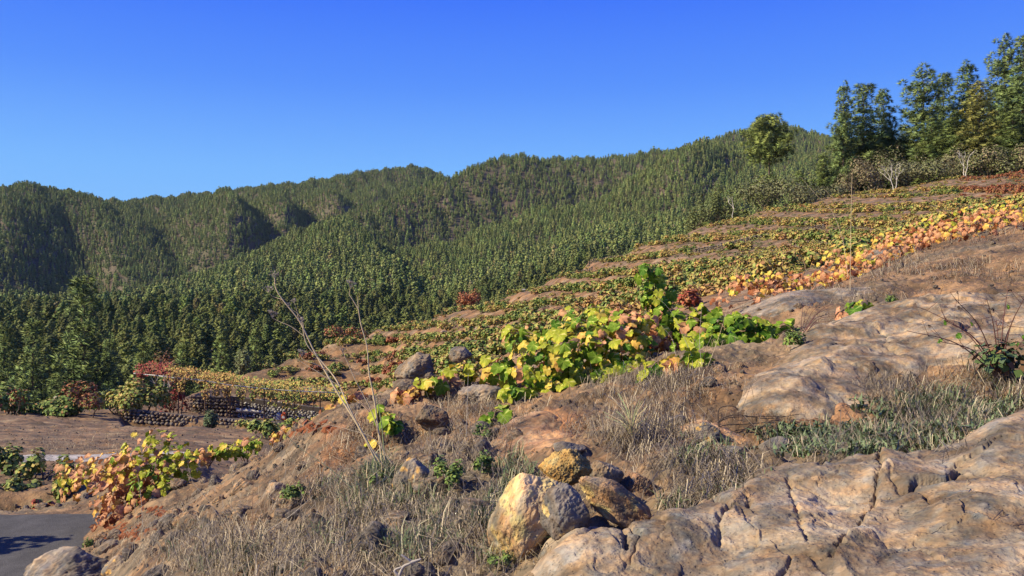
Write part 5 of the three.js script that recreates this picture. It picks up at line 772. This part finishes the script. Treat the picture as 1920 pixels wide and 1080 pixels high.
{
  const R = rng(31337), gauss = () => (R() + R() + R() - 1.5) / 1.1;
  for (const [px, py, rx, ry, n] of [
    [800, 985, 240, 100, { dry: 1500, green: 520, straw: 900, tall: 160 }], [480, 1030, 220, 66, { dry: 900, green: 90, straw: 800, tall: 120 }], [640, 935, 130, 60, { dry: 420, straw: 260, tall: 50, green: 50 }], [860, 830, 120, 46, { dry: 380, straw: 260, tall: 40 }], [1200, 800, 120, 66, { dry: 620, straw: 420, tall: 70 }], [1230, 715, 130, 36, { dry: 420, straw: 260, tall: 60 }],
    [1335, 890, 90, 50, { dry: 420, green: 120, straw: 240, tall: 30 }], [1500, 552, 220, 22, { dry: 500, straw: 200, tall: 120 }], [1830, 505, 130, 28, { dry: 420, tall: 150 }], [1800, 445, 120, 18, { dry: 380, tall: 100 }], [1640, 500, 160, 24, { dry: 420, tall: 160, straw: 200 }], [1760, 785, 150, 44, { dry: 160, green: 90, herb: 240, straw: 260 }], [1590, 826, 170, 30, { herb: 420, green: 60, dry: 80, straw: 100 }], [1840, 730, 100, 40, { dry: 120, green: 60, straw: 160 }], [1290, 910, 60, 80, { dry: 300, straw: 120, green: 40 }], [700, 800, 60, 60, { dry: 160, straw: 120 }], [330, 1000, 110, 40, { dry: 200, straw: 150 }], [1680, 730, 60, 20, { straw: 160 }], [960, 940, 40, 90, { dry: 160, green: 80 }], [560, 850, 160, 60, { straw: 160, dry: 90 }], [720, 890, 50, 40, { green: 120, dry: 80 }], [880, 760, 80, 26, { dry: 160, straw: 120 }],
    [150, 830, 200, 30, { straw: 260 }], [1800, 860, 60, 12, { straw: 60, dry: 30 }],
  ]) for (const k in n) for (let i = 0; i < n[k] * ({ dry: .22, tall: .28, straw: .9, green: .7 }[k] ?? 1); i++) { const a = px + gauss() * rx, b = py + gauss() * ry; if (b > 1140 || b < 400) continue; const p = hit(a, b); if (inRoad(p.x, p.z) > .1) continue; if (k !== 'herb' && -p.z < 9 && fbm2(p.x * 1.9 + 30, p.z * 1.9, 3) < (k === 'straw' ? -.3 : -.02) + (a < 620 ? .12 : 0)) continue; p.y -= .004; const s = (.65 + .6 * R()) * (-p.z > 7 ? Math.min(1.6, 1 + (-p.z - 7) * .1) : 1); addSow(k, p, s, R); }
  for (let i = 0; i < 2600; i++) { const d = 2.2 * Math.pow(6, R()), px = 250 + 1700 * R(), x = (px - 960) / F * d; if (fbm2(x * 1.4, d * 1.4, 2) < .05 || inRoad(x, -d) > .05) continue; addSow(R() < .6 ? 'straw' : 'dry', V(x, heightAt(px, d), -d), .7 + .5 * R(), R); }
  const NAMES = { dry: ['dry_grass', 'short grey dry grass over the near bank'], tall: ['tall_dry_grass', 'taller pale dry grass stems on the bank'], green: ['green_grass', 'green grass blades among the dry grass'], herb: ['herb_cover', 'low broad-leaved green herbs in the grassy hollow'], straw: ['fallen_straw', 'bleached straw litter lying on the earth'] };
  for (const k in sown) { const m = new THREE.InstancedMesh(sown[k].g, leafMat, sown[k].m.length); sown[k].m.forEach((q, i) => m.setMatrixAt(i, q)); shade(m); top(NAMES[sown[k].kind][0], m); tag(m, NAMES[sown[k].kind][1], 'grass', null, 'stuff'); }
  // fallen vine leaves
  const spots = [[245, 1000, 40, 14, 46], [300, 958, 40, 14, 26], [225, 985, 30, 12, 20], [330, 975, 60, 20, 10], [1480, 545, 120, 10, 40], [300, 740, 60, 20, 40], [560, 800, 60, 12, 40]], list = [];
  for (const [px, py, rx, ry, n] of spots) for (let i = 0; i < n; i++) { const p = hit(px + gauss() * rx, py + gauss() * ry); p.y += .015; list.push(new THREE.Matrix4().compose(p, new THREE.Quaternion().setFromEuler(new THREE.Euler(-1.4 + (R() - .5) * .9, (R() - .5) * .8, R() * 6)), V(1, 1, 1).multiplyScalar(.08 + .05 * R()))); }
  const m = new THREE.InstancedMesh(DRYLEAF[1], LM.brown, list.length); list.forEach((q, i) => m.setMatrixAt(i, q)); shade(m); top('fallen_leaves', m); tag(m, 'fallen brown vine leaves scattered on the ground', 'leaves', null, 'stuff');
}
console.log('all done');
renderer.render(scene, camera);
